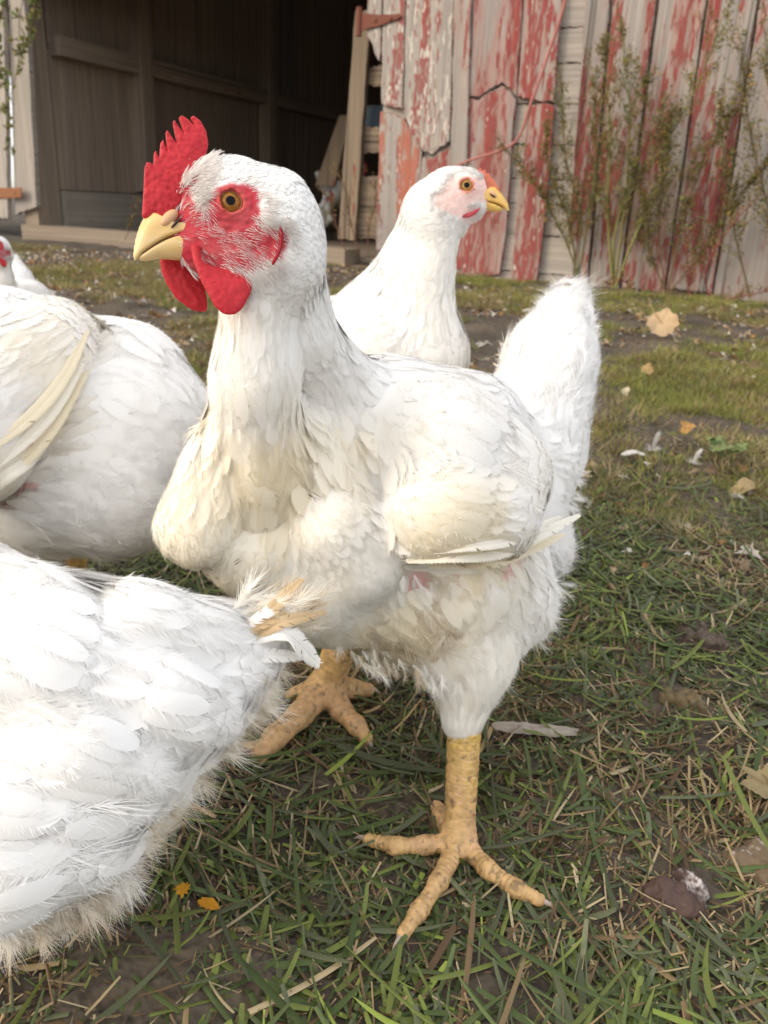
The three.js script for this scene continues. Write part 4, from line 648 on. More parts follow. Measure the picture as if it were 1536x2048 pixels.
{ // ---- behind the first one, looking the other way
  const base = at(760, 900, 0.74); base.y = groundY(base.x, base.z);
  const hen = thing('chicken', base, 'white chicken with a small orange comb looking over the back of the big one', 'chicken', 'white chickens in the yard');
  const ph = -6 * Math.PI / 180, fr = new Frame(at(930, 400, 0.62), CR.clone().multiplyScalar(Math.cos(ph)).addScaledVector(CZ, -Math.sin(ph)), CU.clone(), CR.clone().multiplyScalar(Math.sin(ph)).addScaledVector(CZ, Math.cos(ph)));
  const hackle = C([858, 425, 0.63, 50], [824, 530, 0.655, 58], 0.010, { fl: 0.017, lance: 0.2, soft: 0.6, lift: 0.01 }), throat = C([888, 445, 0.622, 38], [855, 560, 0.645, 46], 0.010, { fl: 0.014, lance: 0.1, soft: 0.7, cream: 0.12 });
  const cones = [hackle, C([824, 530, 0.655, 58], [765, 640, 0.70, 92], 0.012, { fl: 0.022, lance: 0.2, soft: 0.5, lift: 0.02 }), throat, C([855, 560, 0.645, 46], [842, 680, 0.67, 82], 0.012, { ...soft, cream: 0.1 }),
    C([840, 720, 0.69, 92], [800, 800, 0.71, 110], 0.02, { ...soft, cream: 0.2, dirt: 0.25 }), C([790, 700, 0.72, 120], [640, 740, 0.82, 140], 0.03, { ...soft, fl: 0.028, dirt: 0.15 }), C([745, 700, 0.665, 90], [670, 740, 0.70, 80], 0.012, { ...soft, dirt: 0.3, cream: 0.15 }),
    C([640, 720, 0.83, 95], [560, 640, 0.90, 45], 0.02, { ...soft, down: 0.4 }), C([780, 850, 0.74, 90], [760, 930, 0.75, 50], 0.02, { ...soft, down: 0.3, cream: 0.4 })];
  const head = makeHead(hen, fr, {
    cell: 0.0013, side: 0.013, scale: 0.8, hairs: 500, density: 1.3, pale: 0.0, redColor: lin(0.83, 0.60, 0.55), wattleColor: lin(0.52, 0.09, 0.11), wattleDeep: lin(0.38, 0.04, 0.06), wattleBulge: 0.0004, lidColor: lin(0.70, 0.24, 0.17), rimColor: lin(0.55, 0.25, 0.08), iris: [0.45, 0.27, 0.08],
    skull: [[[940, 378, 28], [900, 388, 44], 0.012], [[918, 384, 40], [868, 418, 54], 0.014], [[945, 405, 18], [888, 428, 42], 0.012], [[965, 410, 8], [915, 428, 26], 0.01]], neck: [hackle, throat],
    red: [896, 372, 905, 358, 930, 352, 958, 352, 975, 345, 1000, 380, 1000, 392, 965, 398, 946, 404, 968, 412, 958, 432, 930, 440, 905, 434, 884, 428, 872, 418, 872, 396, 884, 390], bare: [[933, 375, 0.009], [985, 375, 0.012]],
    eye: [933, 375, 0.0060], comb: [954, 360, 952, 340, 957, 343, 961, 336, 965, 344, 970, 340, 974, 349, 979, 348, 983, 358, 988, 360, 1000, 382, 990, 390, 975, 382], combThick: 0.0016, combOff: 0.002, combColor: lin(0.66, 0.22, 0.12), combDeep: lin(0.62, 0.13, 0.11),
    wattles: [[[914, 433, 940, 423, 962, 414, 956, 426, 934, 437], 0.0118, 0.0014, 0]], ear: [876, 398, 884, 402, 888, 416, 882, 424, 874, 412], earOff: 0.0185, earColor: lin(0.60, 0.20, 0.14),
    tip: [1019, 423], beakLen: 0.026, beakR: 0.0080, horn: lin(0.68, 0.38, 0.07), horn2: lin(0.72, 0.48, 0.15),
    upper: [1019, 424, 1017, 409, 1008, 394, 992, 376, 980, 378, 966, 394, 946, 402, 965, 406, 990, 409, 1008, 415], ridge: [1019, 424, 1017, 409, 1008, 394, 992, 376, 960, 372],
    lower: [1008, 421, 990, 412, 965, 408, 950, 406, 955, 414, 970, 419, 990, 423], keel: [1008, 422, 990, 424, 970, 420, 950, 414],
    nostril: [984, 388, 0.0042, 0.0020, -0.7], slit: [985, 391], nostrilOff: 0.0065,
  });
  const g = makeBody(hen, cones, 0.0045, head.skin, (p, c) => featherColor(p, blendAt(cones, p), () => 0.5, c).multiplyScalar(0.93)); plumage(hen, g, cones, 31, { skip: (p) => head.field(p) < -0.003 });
  const dir = CR.clone().setY(0).normalize(); standOn(hen, [at(800, 900, 0.72), at(740, 900, 0.80)], dir);
}
{ // ---- at the left, turned away, wing folded
  const base = at(150, 1000, 0.64); base.y = groundY(base.x, base.z);
  const hen = thing('chicken', base, 'white chicken facing left with a folded yellowed wing, behind the muddy fluffy rump', 'chicken', 'white chickens in the yard');
  const cones = [C([0, 815, 0.64, 235], [230, 865, 0.62, 195], 0.03, { ...soft, fl: 0.03 }), C([235, 790, 0.62, 145], [335, 850, 0.62, 82], 0.02, { ...soft, fl: 0.032, soft: 0.5 }), C([120, 960, 0.60, 150], [235, 1005, 0.59, 108], 0.03, { ...soft, down: 0.45, lift: 0.03, fl: 0.028 }),
    C([-90, 830, 0.525, 165], [105, 690, 0.555, 92], 0.005, { ...soft, fl: 0.028, soft: 0.25, cream: 0.4, dirt: 0.12 }), C([-60, 895, 0.525, 118], [55, 795, 0.54, 88], 0.006, { ...soft, soft: 0.3, cream: 0.6, dirt: 0.15 }),
    C([-330, 560, 0.66, 85], [-200, 760, 0.66, 150], 0.03, { ...soft, fl: 0.02, lance: 0.5 }), C([-200, 900, 0.66, 190], [0, 920, 0.65, 200], 0.04, soft), C([40, 1040, 0.62, 100], [60, 1130, 0.62, 50], 0.02, { ...soft, down: 0.3 })];
  const fr = new Frame(at(-390, 440, 0.66), CR.clone(), CU.clone(), CZ.clone()), hs = moved(MAIN_HEAD, -390, 440, 0.362 / 0.66); hs.neck = [cones[5]]; hs.cell = 0.002; hs.hairs = 300; hs.density = 0.8;
  const head = makeHead(hen, fr, hs), g = makeBody(hen, cones, 0.0045, head.skin, (p, c) => featherColor(p, blendAt(cones, p), () => 0.5, c).multiplyScalar(0.93).lerp(lin(0.58, 0.24, 0.2), 0.9 * sstep(0.034, 0.018, p.distanceTo(at(20, 1010, 0.55)))));
  plumage(hen, g, cones, 41, { skip: (p) => head.field(p) < -0.003 });
  const up = CZ.clone().addScaledVector(CR, 0.4).normalize(), coat = fieldOf(cones);
  [[-40, 985, 92, 872, 196, 640, 0], [-50, 965, 78, 852, 186, 650, 0], [-60, 1000, 52, 915, 160, 745, 0], [-70, 1015, 10, 955, 112, 850, 0], [-70, 930, 62, 830, 172, 665, 0]].forEach(([a, b, c, d, e, f, z], i) => obj('wing_feather', local(quill([hit(a, b, coat, 0.004), hit(c, d, coat, 0.005), hit((c + e) / 2 + 10, (d + f) / 2 + 4, coat, 0.005), hit(e, f, coat, 0.002)], 0.0052, up, i + 25, 0.06), hen), phys({ color: [lin(0.86, 0.77, 0.58), lin(0.89, 0.85, 0.75)][i % 2], roughness: 0.8, transmission: 0.15, thickness: 0, specularIntensity: 0.3 }), hen));
  flecks(hen, g, 70, 42, (p) => true);
  standOn(hen, [at(60, 1120, 0.62), at(150, 1080, 0.70)], CR.clone().negate().setY(0).normalize());
}
{ // ---- nearest at the left: only its rump and muddy tail in view
  const base = at(0, 1500, 0.40); base.y = groundY(base.x, base.z);
  const hen = thing('chicken', base, 'nearest white chicken seen from behind, fluffy rump and tail edged with brown mud', 'chicken', 'white chickens in the yard');
  const big = { fl: 0.026, lift: 0.0, soft: 0.85, down: 0.02 }, rim = { fl: 0.026, lift: 0.05, down: 0.6, soft: 1, cream: 0.6, dirt: 0.5 };
  const cones = [C([-200, 1440, 0.38, 370], [130, 1450, 0.355, 290], 0.03, big), C([130, 1400, 0.355, 240], [425, 1325, 0.365, 122], 0.02, big), C([405, 1310, 0.365, 104], [530, 1275, 0.378, 38], 0.012, { ...big, fl: 0.03, cream: 0.15, dirt: 0.2 }),
    C([320, 1440, 0.345, 115], [425, 1430, 0.35, 62], 0.006, { ...big, down: 0.15 }), C([150, 1560, 0.325, 158], [250, 1570, 0.328, 88], 0.006, { ...big, down: 0.15 }), C([40, 1690, 0.312, 165], [150, 1700, 0.314, 88], 0.006, { ...big, down: 0.35, lift: 0.02 }),
    C([410, 1430, 0.358, 50], [455, 1440, 0.362, 30], 0.008, rim), C([255, 1600, 0.340, 58], [310, 1615, 0.345, 26], 0.008, rim), C([130, 1735, 0.330, 72], [190, 1760, 0.332, 36], 0.008, { ...rim, dirt: 0.9 }), C([20, 1790, 0.33, 80], [110, 1810, 0.33, 46], 0.01, { ...rim, dirt: 0.85 }), C([470, 1335, 0.366, 54], [515, 1345, 0.368, 30], 0.008, { ...rim, dirt: 1.1 }),
    C([300, 1395, 0.322, 92], [400, 1425, 0.33, 68], 0.004, big), C([150, 1480, 0.308, 108], [260, 1530, 0.315, 80], 0.004, big), C([60, 1330, 0.312, 125], [200, 1365, 0.318, 95], 0.005, big), C([10, 1590, 0.302, 110], [130, 1620, 0.306, 84], 0.004, { ...big, down: 0.15 }), C([-120, 1230, 0.33, 150], [60, 1235, 0.325, 110], 0.006, big), C([250, 1250, 0.335, 90], [380, 1270, 0.345, 70], 0.005, big),
    C([-500, 1300, 0.42, 200], [-200, 1420, 0.40, 330], 0.04, big), C([-640, 1000, 0.43, 110], [-500, 1250, 0.43, 190], 0.03, { ...big, fl: 0.022, lance: 0.5 })];
  const fr = new Frame(at(-700, 900, 0.43), CR.clone(), CU.clone(), CZ.clone()), hs = moved(MAIN_HEAD, -700, 900, 0.362 / 0.43); hs.neck = [cones[cones.length - 1]]; hs.cell = 0.002; hs.hairs = 300; hs.density = 0.8;
  const head = makeHead(hen, fr, hs), g = makeBody(hen, cones, 0.0035, head.skin, (p, c) => featherColor(p, blendAt(cones, p), () => 0.5, c).multiplyScalar(0.93));
  plumage(hen, g, cones, 51, { skip: (p) => head.field(p) < -0.003 });
  const up = CZ.clone().addScaledVector(CU, 0.5).normalize(), tan = lin(0.62, 0.46, 0.27), wht = lin(0.90, 0.88, 0.84);
  [[430, 1290, 520, 1235, 600, 1160, 15, tan], [450, 1300, 560, 1245, 648, 1222, 14, tan], [440, 1285, 530, 1225, 585, 1185, 13, wht], [440, 1300, 560, 1262, 638, 1326, 22, wht], [400, 1330, 520, 1310, 610, 1312, 15, wht], [420, 1300, 540, 1240, 630, 1205, 12, tan], [280, 1520, 350, 1590, 430, 1632, 8, lin(0.45, 0.32, 0.18)], [440, 1480, 490, 1490, 525, 1478, 8, tan]].forEach(([a, b, c, d, e, f, w, col], i) => obj(i < 6 ? 'tail_feather' : 'loose_feather', local(quill([at(a, b, 0.358), at(c, d, 0.352), at(e, f, 0.364 + 0.004 * (i % 3))], w / LENS * 0.42, up, i + 45, 0.5), hen), phys({ color: col, roughness: 0.8, transmission: 0.2, thickness: 0, specularIntensity: 0.3 }), hen));
  fringe(hen, [[480, 1240, 0.362], [530, 1225, 0.364], [575, 1235, 0.368]], 60, 0.020, [1, -0.35], [0.5, 0.1], 61, 0.014);
  fringe(hen, [[480, 1310, 0.366], [455, 1375, 0.358], [405, 1435, 0.352], [340, 1485, 0.346], [280, 1535, 0.340]], 320, 0.017, [1, 0.45], [0.35, 0.05], 62, 0.02);
  fringe(hen, [[290, 1530, 0.340], [255, 1580, 0.336], [215, 1635, 0.332], [185, 1690, 0.330]], 220, 0.019, [0.95, 0.4], [0.7, 0.25], 63, 0.016);
  fringe(hen, [[205, 1680, 0.328], [170, 1735, 0.326], [95, 1765, 0.325], [20, 1790, 0.322], [-30, 1795, 0.320]], 300, 0.020, [0.6, 1], [0.15, -0.15], 64, 0.016);
  flecks(hen, g, 80, 52, (p) => true);
  standOn(hen, [at(-60, 1650, 0.40), at(80, 1560, 0.46)], CR.clone().negate().setY(0).normalize());
}
// ---- farther off: copies of whole birds
function farHen(src, p, turn, label, s = 1) { const c = src.clone(); c.name = numbered('chicken'); scene.add(c); c.position.copy(p); c.rotation.y = turn; c.scale.setScalar(s); c.userData = { ...src.userData, label }; return c; }
{
  const H = MAIN_HEN, headWorld = at(500, 440, 0.362).sub(H.position); // where the head is, seen from the foot
  const place = (px, py, d, turn, label, s = 1) => { const h = headWorld.clone().multiplyScalar(s).applyAxisAngle(V(0, 1, 0), turn), p = at(px, py, d).sub(h); p.y = groundY(p.x, p.z); return farHen(H, p, turn, label, s); };
  { let s = 0.95; for (let k = 0; k < 40; k++) { const h = headWorld.clone().multiplyScalar(s).applyAxisAngle(V(0, 1, 0), 0.95), p = at(-8, 495, 1.15).sub(h), e = p.y - groundY(p.x, p.z); s += e * 1.5; }
    place(-8, 495, 1.15, 0.95, 'white chicken facing the camera behind the one with the yellowed wing, mostly cut off', s); };
  const inBarn = (px, py, d, turn, label, y) => { const c = place(px, py, d, turn, label, 0.9); c.position.y = y; };
  const fy = BO.y + 0.03; inBarn(655, 400, 5.0, 2.4, 'white chicken standing in the dim barn left of the slatted rack', fy - 0.06); inBarn(722, 345, 5.2, 2.9, 'white chicken in the barn seen through the gap in the slatted rack', fy + 0.12);
}
// ---------------------------------------------------------------- grass and litter
const RG = rng(61);
function bladeGeo(seed, { n = 7, half = 0.035, bow = 0.25, side = 0.2, fold = 0.35, torn = false } = {}) { // length 1 along y
  const r = rng(seed), pos = [], idx = []; const s = (r() - 0.5) * 2 * side, k = bow * (0.4 + 0.9 * r()), tw = (r() - 0.5) * 1.2;
  for (let i = 0; i <= n; i++) { const t = i / n, w = half * (torn ? (0.8 + 0.2 * Math.sin(3 * t)) * (i === n ? 0.8 : 1) : Math.pow(1 - t, 0.55) * (0.55 + 0.9 * Math.sqrt(t) * (1 - 0.4 * t)) + 0.002), x = s * t * t, z = k * Math.sin(Math.PI * t * 0.9) * 0.5 - 0.1 * k * t, c = Math.cos(tw * t), q = Math.sin(tw * t);
    pos.push(x - w * c, t, z - w * q + fold * w, x, t, z, x + w * c, t, z + w * q + fold * w); }
  for (let i = 0; i < n; i++) for (const e of [0, 1]) { const o = 3 * i + e; idx.push(o, o + 1, o + 3, o + 1, o + 4, o + 3); }
  return geom(pos, idx);
}
const bladeMat = phys({ color: lin(1, 1, 1), roughness: 0.6, specularIntensity: 0.4, transmission: 0.18, thickness: 0, side: THREE.DoubleSide });
const BL = { wide: [1, 2, 3, 4, 5, 6].map((s) => bladeGeo(s * 7, { half: 0.038, torn: s > 5 })), thin: [1, 2, 3, 4, 5].map((s) => bladeGeo(s * 9, { half: 0.016, side: 0.45, bow: 0.4 })), tuft: [1, 2, 3, 4, 5].map((s) => { const r = rng(s * 31), gs = []; for (let k = 0; k < 9; k++) { const g = bladeGeo(s * 100 + k, { n: 4, half: 0.020, bow: 0.5, side: 0.5 }); g.scale(1, 0.5 + 0.6 * r(), 1); g.rotateX(0.25 + 0.9 * r()); g.rotateY(r() * 6.283); g.translate((r() - 0.5) * 0.5, 0, (r() - 0.5) * 0.5); gs.push(g); } return mergeGeometries(gs); }) };
const bare = [[1400, 1290, 0.030], [1330, 1400, 0.03], [1040, 2010, 0.04], [580, 1545, 0.03], [1420, 1770, 0.02], [760, 1600, 0.02], [300, 1940, 0.03], [1380, 1040, 0.05]].map(([x, y, r]) => [onGround(x, y), r]);
const isBare = (p) => bare.some(([q, r]) => Math.hypot(p.x - q.x, p.z - q.z) < r * (0.8 + 0.4 * noise(p.x * 60, 1, p.z * 60)));
const GREENS = [[0.085, 0.118, 0.040], [0.115, 0.150, 0.058], [0.170, 0.205, 0.056], [0.115, 0.130, 0.072], [0.25, 0.32, 0.065], [0.17, 0.185, 0.105]], STRAW = [[0.38, 0.28, 0.15], [0.31, 0.225, 0.12], [0.21, 0.14, 0.075], [0.47, 0.38, 0.23], [0.14, 0.09, 0.05]];
{
  const lists = { grass: {}, dry_grass: {} }, add = (nm, kind, v, m, c) => (((lists[nm][kind] ??= [])[v] ??= []).push([m, c]));
  const Q = new THREE.Quaternion(), E = new THREE.Euler(0, 0, 0, 'YXZ'), sc = V(0, 0, 0);
  // near: long mown blades lying flat and crossing
  for (let i = 0; i < 95000; i++) {
    const z = -0.12 - 1.15 * Math.pow(RG(), 0.85), x = (RG() - 0.5) * (0.45 + 1.05 * -z), p = V(x, 0, z), far = sstep(0.75, 1.2, -z); if (RG() < far * 0.8) continue;
    const n = fbm(x * 7, 2, z * 7, 3); if (isBare(p) && RG() < 0.9) continue; if (n < -0.20 && RG() < 0.45) continue;
    const dry = RG() < 0.50 + 0.5 * noise(x * 5, 7, z * 5), thin = dry ? RG() < 0.93 : RG() < 0.42, gs = thin ? BL.thin : BL.wide, v = Math.floor(RG() * gs.length);
    const len = (thin ? 0.035 + 0.06 * RG() + (RG() < 0.12 ? 0.08 * RG() : 0) : 0.028 + 0.055 * RG() * RG() + 0.012) * (1 - 0.35 * far), h = 0.001 + 0.013 * RG() * RG(), flat = RG() < 0.8;
    E.set(Math.PI / 2 - (flat ? 0.02 + 0.22 * RG() : 0.3 + 0.8 * RG()), RG() * 6.283, (RG() - 0.5) * 0.9); E.set(-E.x + Math.PI, E.y, E.z); Q.setFromEuler(E);
    const w = thin ? 0.055 : 0.06; sc.set(thin ? 0.055 * (0.7 + 0.6 * RG()) : 0.045 * (0.6 + 0.8 * RG()), len, thin ? len : 0.04);
    p.y = groundY(x, z) + h; const m = new THREE.Matrix4().compose(p, Q, sc), a = dry ? STRAW[Math.floor(RG() * 5)] : GREENS[Math.floor(RG() * (RG() < 0.25 ? 6 : 4))], k = 0.75 + 0.5 * RG();
    add(dry ? 'dry_grass' : 'grass', thin ? 'thin' : 'wide', v, m, lin(a[0] * k, a[1] * k, a[2] * k));
  }
  // a scatter of long broad blades pressed flat on top
  for (let i = 0; i < 320; i++) {
    const z = -0.16 - 0.95 * RG(), x = (RG() - 0.5) * (0.45 + 1.0 * -z), v = Math.floor(RG() * 6), len = 0.055 + 0.06 * RG(); E.set(Math.PI - (Math.PI / 2 - 0.02 - 0.10 * RG()), RG() * 6.283, (RG() - 0.5) * 0.5); Q.setFromEuler(E); sc.set(0.058 * (0.6 + 0.6 * RG()), len, 0.06);
    const dry = RG() < 0.08, a = dry ? STRAW[Math.floor(RG() * 5)] : GREENS[Math.floor(RG() * 4)], k = 0.7 + 0.4 * RG(); add(dry ? 'dry_grass' : 'grass', 'wide', v, new THREE.Matrix4().compose(V(x, groundY(x, z) + 0.011 + 0.006 * RG(), z), Q, sc), lin(a[0] * k, a[1] * k, a[2] * k));
  }
  // beyond: short mossy turf in patches, thinning to bare soil by the barn
  for (let i = 0; i < 130000; i++) {
    const z = -0.85 - 2.9 * Math.pow(RG(), 0.8), x = (RG() - 0.5) * (0.8 + 1.15 * -z) + 0.05, p = V(x, groundY(x, z) - 0.002, z);
    const inF = p.clone().sub(BO).dot(BN); if (inF < 0.02) continue; const n = fbm(x * 3.2, 2, z * 3.2, 4) + 0.35 * noise(x * 14, 4, z * 14);
    const keep = 0.46 + 2.0 * n - 0.5 * sstep(1.3, 0.2, inF) - (x < -0.2 ? 0.25 : 0); if (RG() > keep) continue;
    const dry = RG() < 0.33 + 0.4 * noise(x * 4, 9, z * 4), v = Math.floor(RG() * 5), s = 0.012 + 0.022 * RG(); Q.setFromEuler(E.set((RG() - 0.5) * 0.3, RG() * 6.283, (RG() - 0.5) * 0.3)); sc.set(s * 1.3, s, s * 1.3);
    const g = [[0.25, 0.25, 0.06], [0.20, 0.22, 0.055], [0.32, 0.285, 0.09], [0.16, 0.20, 0.055]][Math.floor(RG() * 4)], a = dry ? STRAW[Math.floor(RG() * 5)] : g, k = 0.8 + 0.5 * RG();
    add(dry ? 'dry_grass' : 'grass', 'tuft', v, new THREE.Matrix4().compose(p, Q, sc), lin(a[0] * k, a[1] * k, a[2] * k));
  }
  for (const nm of Object.keys(lists)) { const top = new THREE.Group(); top.name = nm; scene.add(top); tag(top, nm === 'grass' ? 'green trampled grass covering the yard under the chickens' : 'tan dry grass stems and thatch lying among the green blades', nm === 'grass' ? 'grass' : 'dry grass', null, 'stuff');
    for (const kind of Object.keys(lists[nm])) lists[nm][kind].forEach((l, v) => { if (l?.length) { copies({ wide: 'broad_blades', thin: 'fine_blades', tuft: 'turf_tufts' }[kind] + (v ? '_00' + v : ''), BL[kind][v], bladeMat, l, top); } }); }
}
// ---------------------------------------------------------------- weeds against the barn
const RS = rng(83);
const wp = (px, py, off) => onPlane(px, py, BO.clone().addScaledVector(BN, off), BN);
function twig(path, r0, r1, seg = 12, rad = 5) { const cv = new THREE.CatmullRomCurve3(path), g = new THREE.TubeGeometry(cv, seg, 1, rad), P = g.attributes.position; for (let i = 0; i < P.count; i++) { const t = Math.floor(i / (rad + 1)) / seg, o = cv.getPointAt(t), r = lerp(r0, r1, t); P.setXYZ(i, o.x + (P.getX(i) - o.x) * r, o.y + (P.getY(i) - o.y) * r, o.z + (P.getZ(i) - o.z) * r); } g.computeVertexNormals(); return g; }
const LEAF = [1, 2, 3].map((s) => { const r = rng(s * 5), pos = [], idx = [], n = 4; for (let i = 0; i <= n; i++) { const t = i / n, w = 0.26 * Math.sin(Math.PI * (0.08 + 0.9 * t)), z = -0.3 * t * t + 0.05 * r(); pos.push(-w, t, z + 0.12 * w, 0, t, z, w, t, z + 0.12 * w); } for (let i = 0; i < n; i++) for (const e of [0, 1]) { const o = 3 * i + e; idx.push(o, o + 1, o + 3, o + 1, o + 4, o + 3); } return geom(pos, idx); });
const leafMat = phys({ color: lin(1, 1, 1), roughness: 0.7, specularIntensity: 0.35, transmission: 0.3, thickness: 0, side: THREE.DoubleSide });
function weed(name, label, category, stems, { leaf = 0.009, per = 24, spread = 0.26, colors, bark = [0.16, 0.12, 0.05], leafy = 1, r0 = 0.004, group } = {}) {
  const b0 = stems[0][0].clone(), t = thing(name, b0, label, category, group), fine = [], lists = LEAF.map(() => []), mat = std({ color: lin(...bark), roughness: 0.8 }), Q = new THREE.Quaternion(), E = new THREE.Euler();
  const leafAt = (p) => { const c = colors[Math.floor(Math.pow(RS(), 1.3) * colors.length)], k = 0.7 + 0.6 * RS(), s = leaf * (0.6 + 0.8 * RS()); Q.setFromEuler(E.set((RS() - 0.5) * 2.4, RS() * 6.28, (RS() - 0.5) * 2.4)); lists[Math.floor(RS() * 3)].push([new THREE.Matrix4().compose(p.clone().sub(b0), Q, V(s, s, s)), lin(c[0] * k, c[1] * k, c[2] * k)]); };
  for (const st of stems) {
    obj('stem', local(twig(st, r0 * (0.8 + 0.4 * RS()), 0.0012, 16), t), mat, t); const cv = new THREE.CatmullRomCurve3(st), L = cv.getLength();
    for (let k = 0; k < per * 2.8; k++) { const f = 0.18 + 0.82 * (k + RS()) / (per * 2.8), o = cv.getPointAt(Math.min(1, f)), tg = cv.getTangentAt(Math.min(1, f)), d = tg.clone().multiplyScalar(0.9).add(V(RS() - 0.5, RS() - 0.3, RS() - 0.5).multiplyScalar(1.6)).normalize(), ln = spread * L * (0.25 + 0.75 * RS()) * (1.15 - 0.7 * f), e = o.clone().addScaledVector(d, ln), m = o.clone().addScaledVector(d, ln * 0.5).add(V(0, ln * 0.12, 0));
      if (e.clone().sub(BO).dot(BN) < 0.02) continue; fine.push(twig([o, m, e], 0.0014, 0.0005, 5, 3)); const n = Math.round(leafy * (9 + 14 * RS())); for (let q = 0; q < n; q++) leafAt(o.clone().lerp(e, 0.25 + 0.8 * RS()).add(V(RS() - 0.5, RS() - 0.5, RS() - 0.5).multiplyScalar(0.02)));
      if (RS() < 0.5) { const d2 = d.clone().add(V(RS() - 0.5, RS() - 0.2, RS() - 0.5).multiplyScalar(1.5)).normalize(), e2 = m.clone().addScaledVector(d2, ln * 0.6); if (e2.clone().sub(BO).dot(BN) > 0.02) { fine.push(twig([m, m.clone().lerp(e2, 0.5).add(V(0, 0.004, 0)), e2], 0.001, 0.0004, 4, 3)); for (let q = 0; q < n * 0.6; q++) leafAt(m.clone().lerp(e2, 0.2 + 0.9 * RS()).add(V(RS() - 0.5, RS() - 0.5, RS() - 0.5).multiplyScalar(0.016))); } } }
  }
  if (fine.length) { const tw = obj('twigs', local(mergeGeometries(fine), t), mat, t); tw.userData.kind = 'stuff'; }
  lists.forEach((l, v) => { if (l.length) { const o = copies('foliage' + (v ? '_00' + v : ''), LEAF[v], leafMat, l, t); } });
  return t;
}
const GR = [[0.16, 0.16, 0.05], [0.19, 0.175, 0.06], [0.12, 0.14, 0.05], [0.25, 0.175, 0.08], [0.24, 0.24, 0.07], [0.24, 0.14, 0.05], [0.38, 0.22, 0.05]];
const S3 = (a, off = 0.10) => a.map(([x, y], i) => wp(x, y, off + 0.05 * i / a.length + 0.02 * RS()));
weed('weed_bush', 'leggy olive weed rising against the dark gap beside the red door', 'weed', [S3([[1152, 556], [1140, 450], [1098, 340], [1092, 250]]), S3([[1154, 556], [1160, 430], [1132, 320], [1122, 170]]), S3([[1156, 556], [1180, 420], [1192, 300], [1185, 150]]), S3([[1158, 558], [1130, 480], [1062, 360], [1010, 300]])], { colors: GR, bark: [0.13, 0.12, 0.04], per: 15 });
weed('weed_bush', 'tall weed with a thick green slanting stem across the peeling boards', 'weed', [S3([[1225, 575], [1238, 430], [1330, 290], [1400, 160], [1450, 20]]), S3([[1228, 575], [1250, 400], [1260, 220], [1245, 60]]), S3([[1226, 576], [1215, 420], [1220, 260], [1205, 90]]), S3([[1230, 576], [1280, 450], [1320, 380], [1340, 240]])], { colors: GR, bark: [0.20, 0.19, 0.06], per: 20, r0: 0.0055 });
weed('weed_bush', 'bushy weed with brownish foliage at the foot of the grey boards', 'weed', [S3([[1330, 585], [1318, 470], [1322, 330], [1290, 170]]), S3([[1334, 588], [1360, 470], [1400, 330], [1460, 230]]), S3([[1332, 588], [1300, 500], [1290, 420], [1262, 330]]), S3([[1336, 588], [1390, 520], [1450, 430], [1536, 330]])], { colors: GR.slice(0, 6), bark: [0.15, 0.10, 0.05], per: 18 });
weed('weed_bush', 'dark-leaved weed leaning in from the picture\'s edge over the bare boards', 'weed', [S3([[1560, 600], [1540, 440], [1500, 260], [1480, 90]], 0.16), S3([[1570, 600], [1580, 400], [1540, 200], [1530, 60]], 0.16), S3([[1500, 596], [1470, 470], [1452, 360], [1440, 200]], 0.14)], { colors: GR, bark: [0.14, 0.11, 0.05], per: 20 });
weed('red_weed', 'low weed with thin red stems sprawling under the grey boards', 'weed', [S3([[1420, 610], [1412, 540], [1450, 470], [1500, 410]], 0.16), S3([[1418, 612], [1450, 600], [1500, 590], [1560, 575]], 0.2), S3([[1400, 640], [1380, 600], [1376, 540], [1372, 470]], 0.2), S3([[1250, 620], [1262, 580], [1240, 560], [1190, 600]], 0.2)], { colors: GR.slice(3, 6), bark: [0.22, 0.045, 0.05], per: 8, leafy: 0.35, r0: 0.003 });
weed('red_weed', 'thin dry red weed stems at the doorway\'s sill below the rack', 'weed', [S3([[716, 505], [700, 440], [690, 380], [664, 330]], 0.14), S3([[735, 512], [738, 450], [752, 410], [748, 360]], 0.14), S3([[690, 500], [672, 450], [660, 400], [640, 380]], 0.14), S3([[250, 480], [262, 450], [272, 420], [276, 400]], 0.12)], { colors: GR.slice(3, 6), bark: [0.16, 0.07, 0.05], per: 7, leafy: 0.25, r0: 0.002 });
{ const p = S3([[872, 350], [935, 322], [1030, 284], [1062, 205], [1096, 110], [1128, 10], [1150, -120]], 0.12), t = thing('bramble_cane', p[0], 'bare pink bramble cane arching up across the red door', 'cane'); obj('stem', local(twig(p, 0.004, 0.007, 40, 7), t), std({ color: lin(0.42, 0.16, 0.13), roughness: 0.7 }), t);
  for (let k = 0; k < 26; k++) { const cv = new THREE.CatmullRomCurve3(p), f = 0.04 + 0.92 * k / 26, o = cv.getPointAt(f), c = new THREE.ConeGeometry(0.0012, 0.007, 5); c.translate(0, 0.006, 0); c.rotateZ((RS() - 0.5) * 5); c.translate(o.x, o.y, o.z); obj('thorn', local(c, t), std({ color: lin(0.36, 0.12, 0.09), roughness: 0.7 }), t); } }
{ const h = (a) => a.map(([x, y]) => wp(x, y, 0.20)); weed('climbing_vine', 'green vine hanging down over the grey door jamb', 'vine', [h([[60, -60], [40, 30], [36, 130], [16, 220], [24, 300]]), h([[62, -60], [70, 10], [58, 70], [44, 110]]), h([[20, -40], [0, 40], [-6, 120], [2, 170]])], { colors: [[0.20, 0.24, 0.06], [0.26, 0.27, 0.09], [0.30, 0.25, 0.09], [0.15, 0.21, 0.07]], bark: [0.22, 0.17, 0.09], leaf: 0.022, per: 9, spread: 0.14, leafy: 0.28, r0: 0.003 }); }

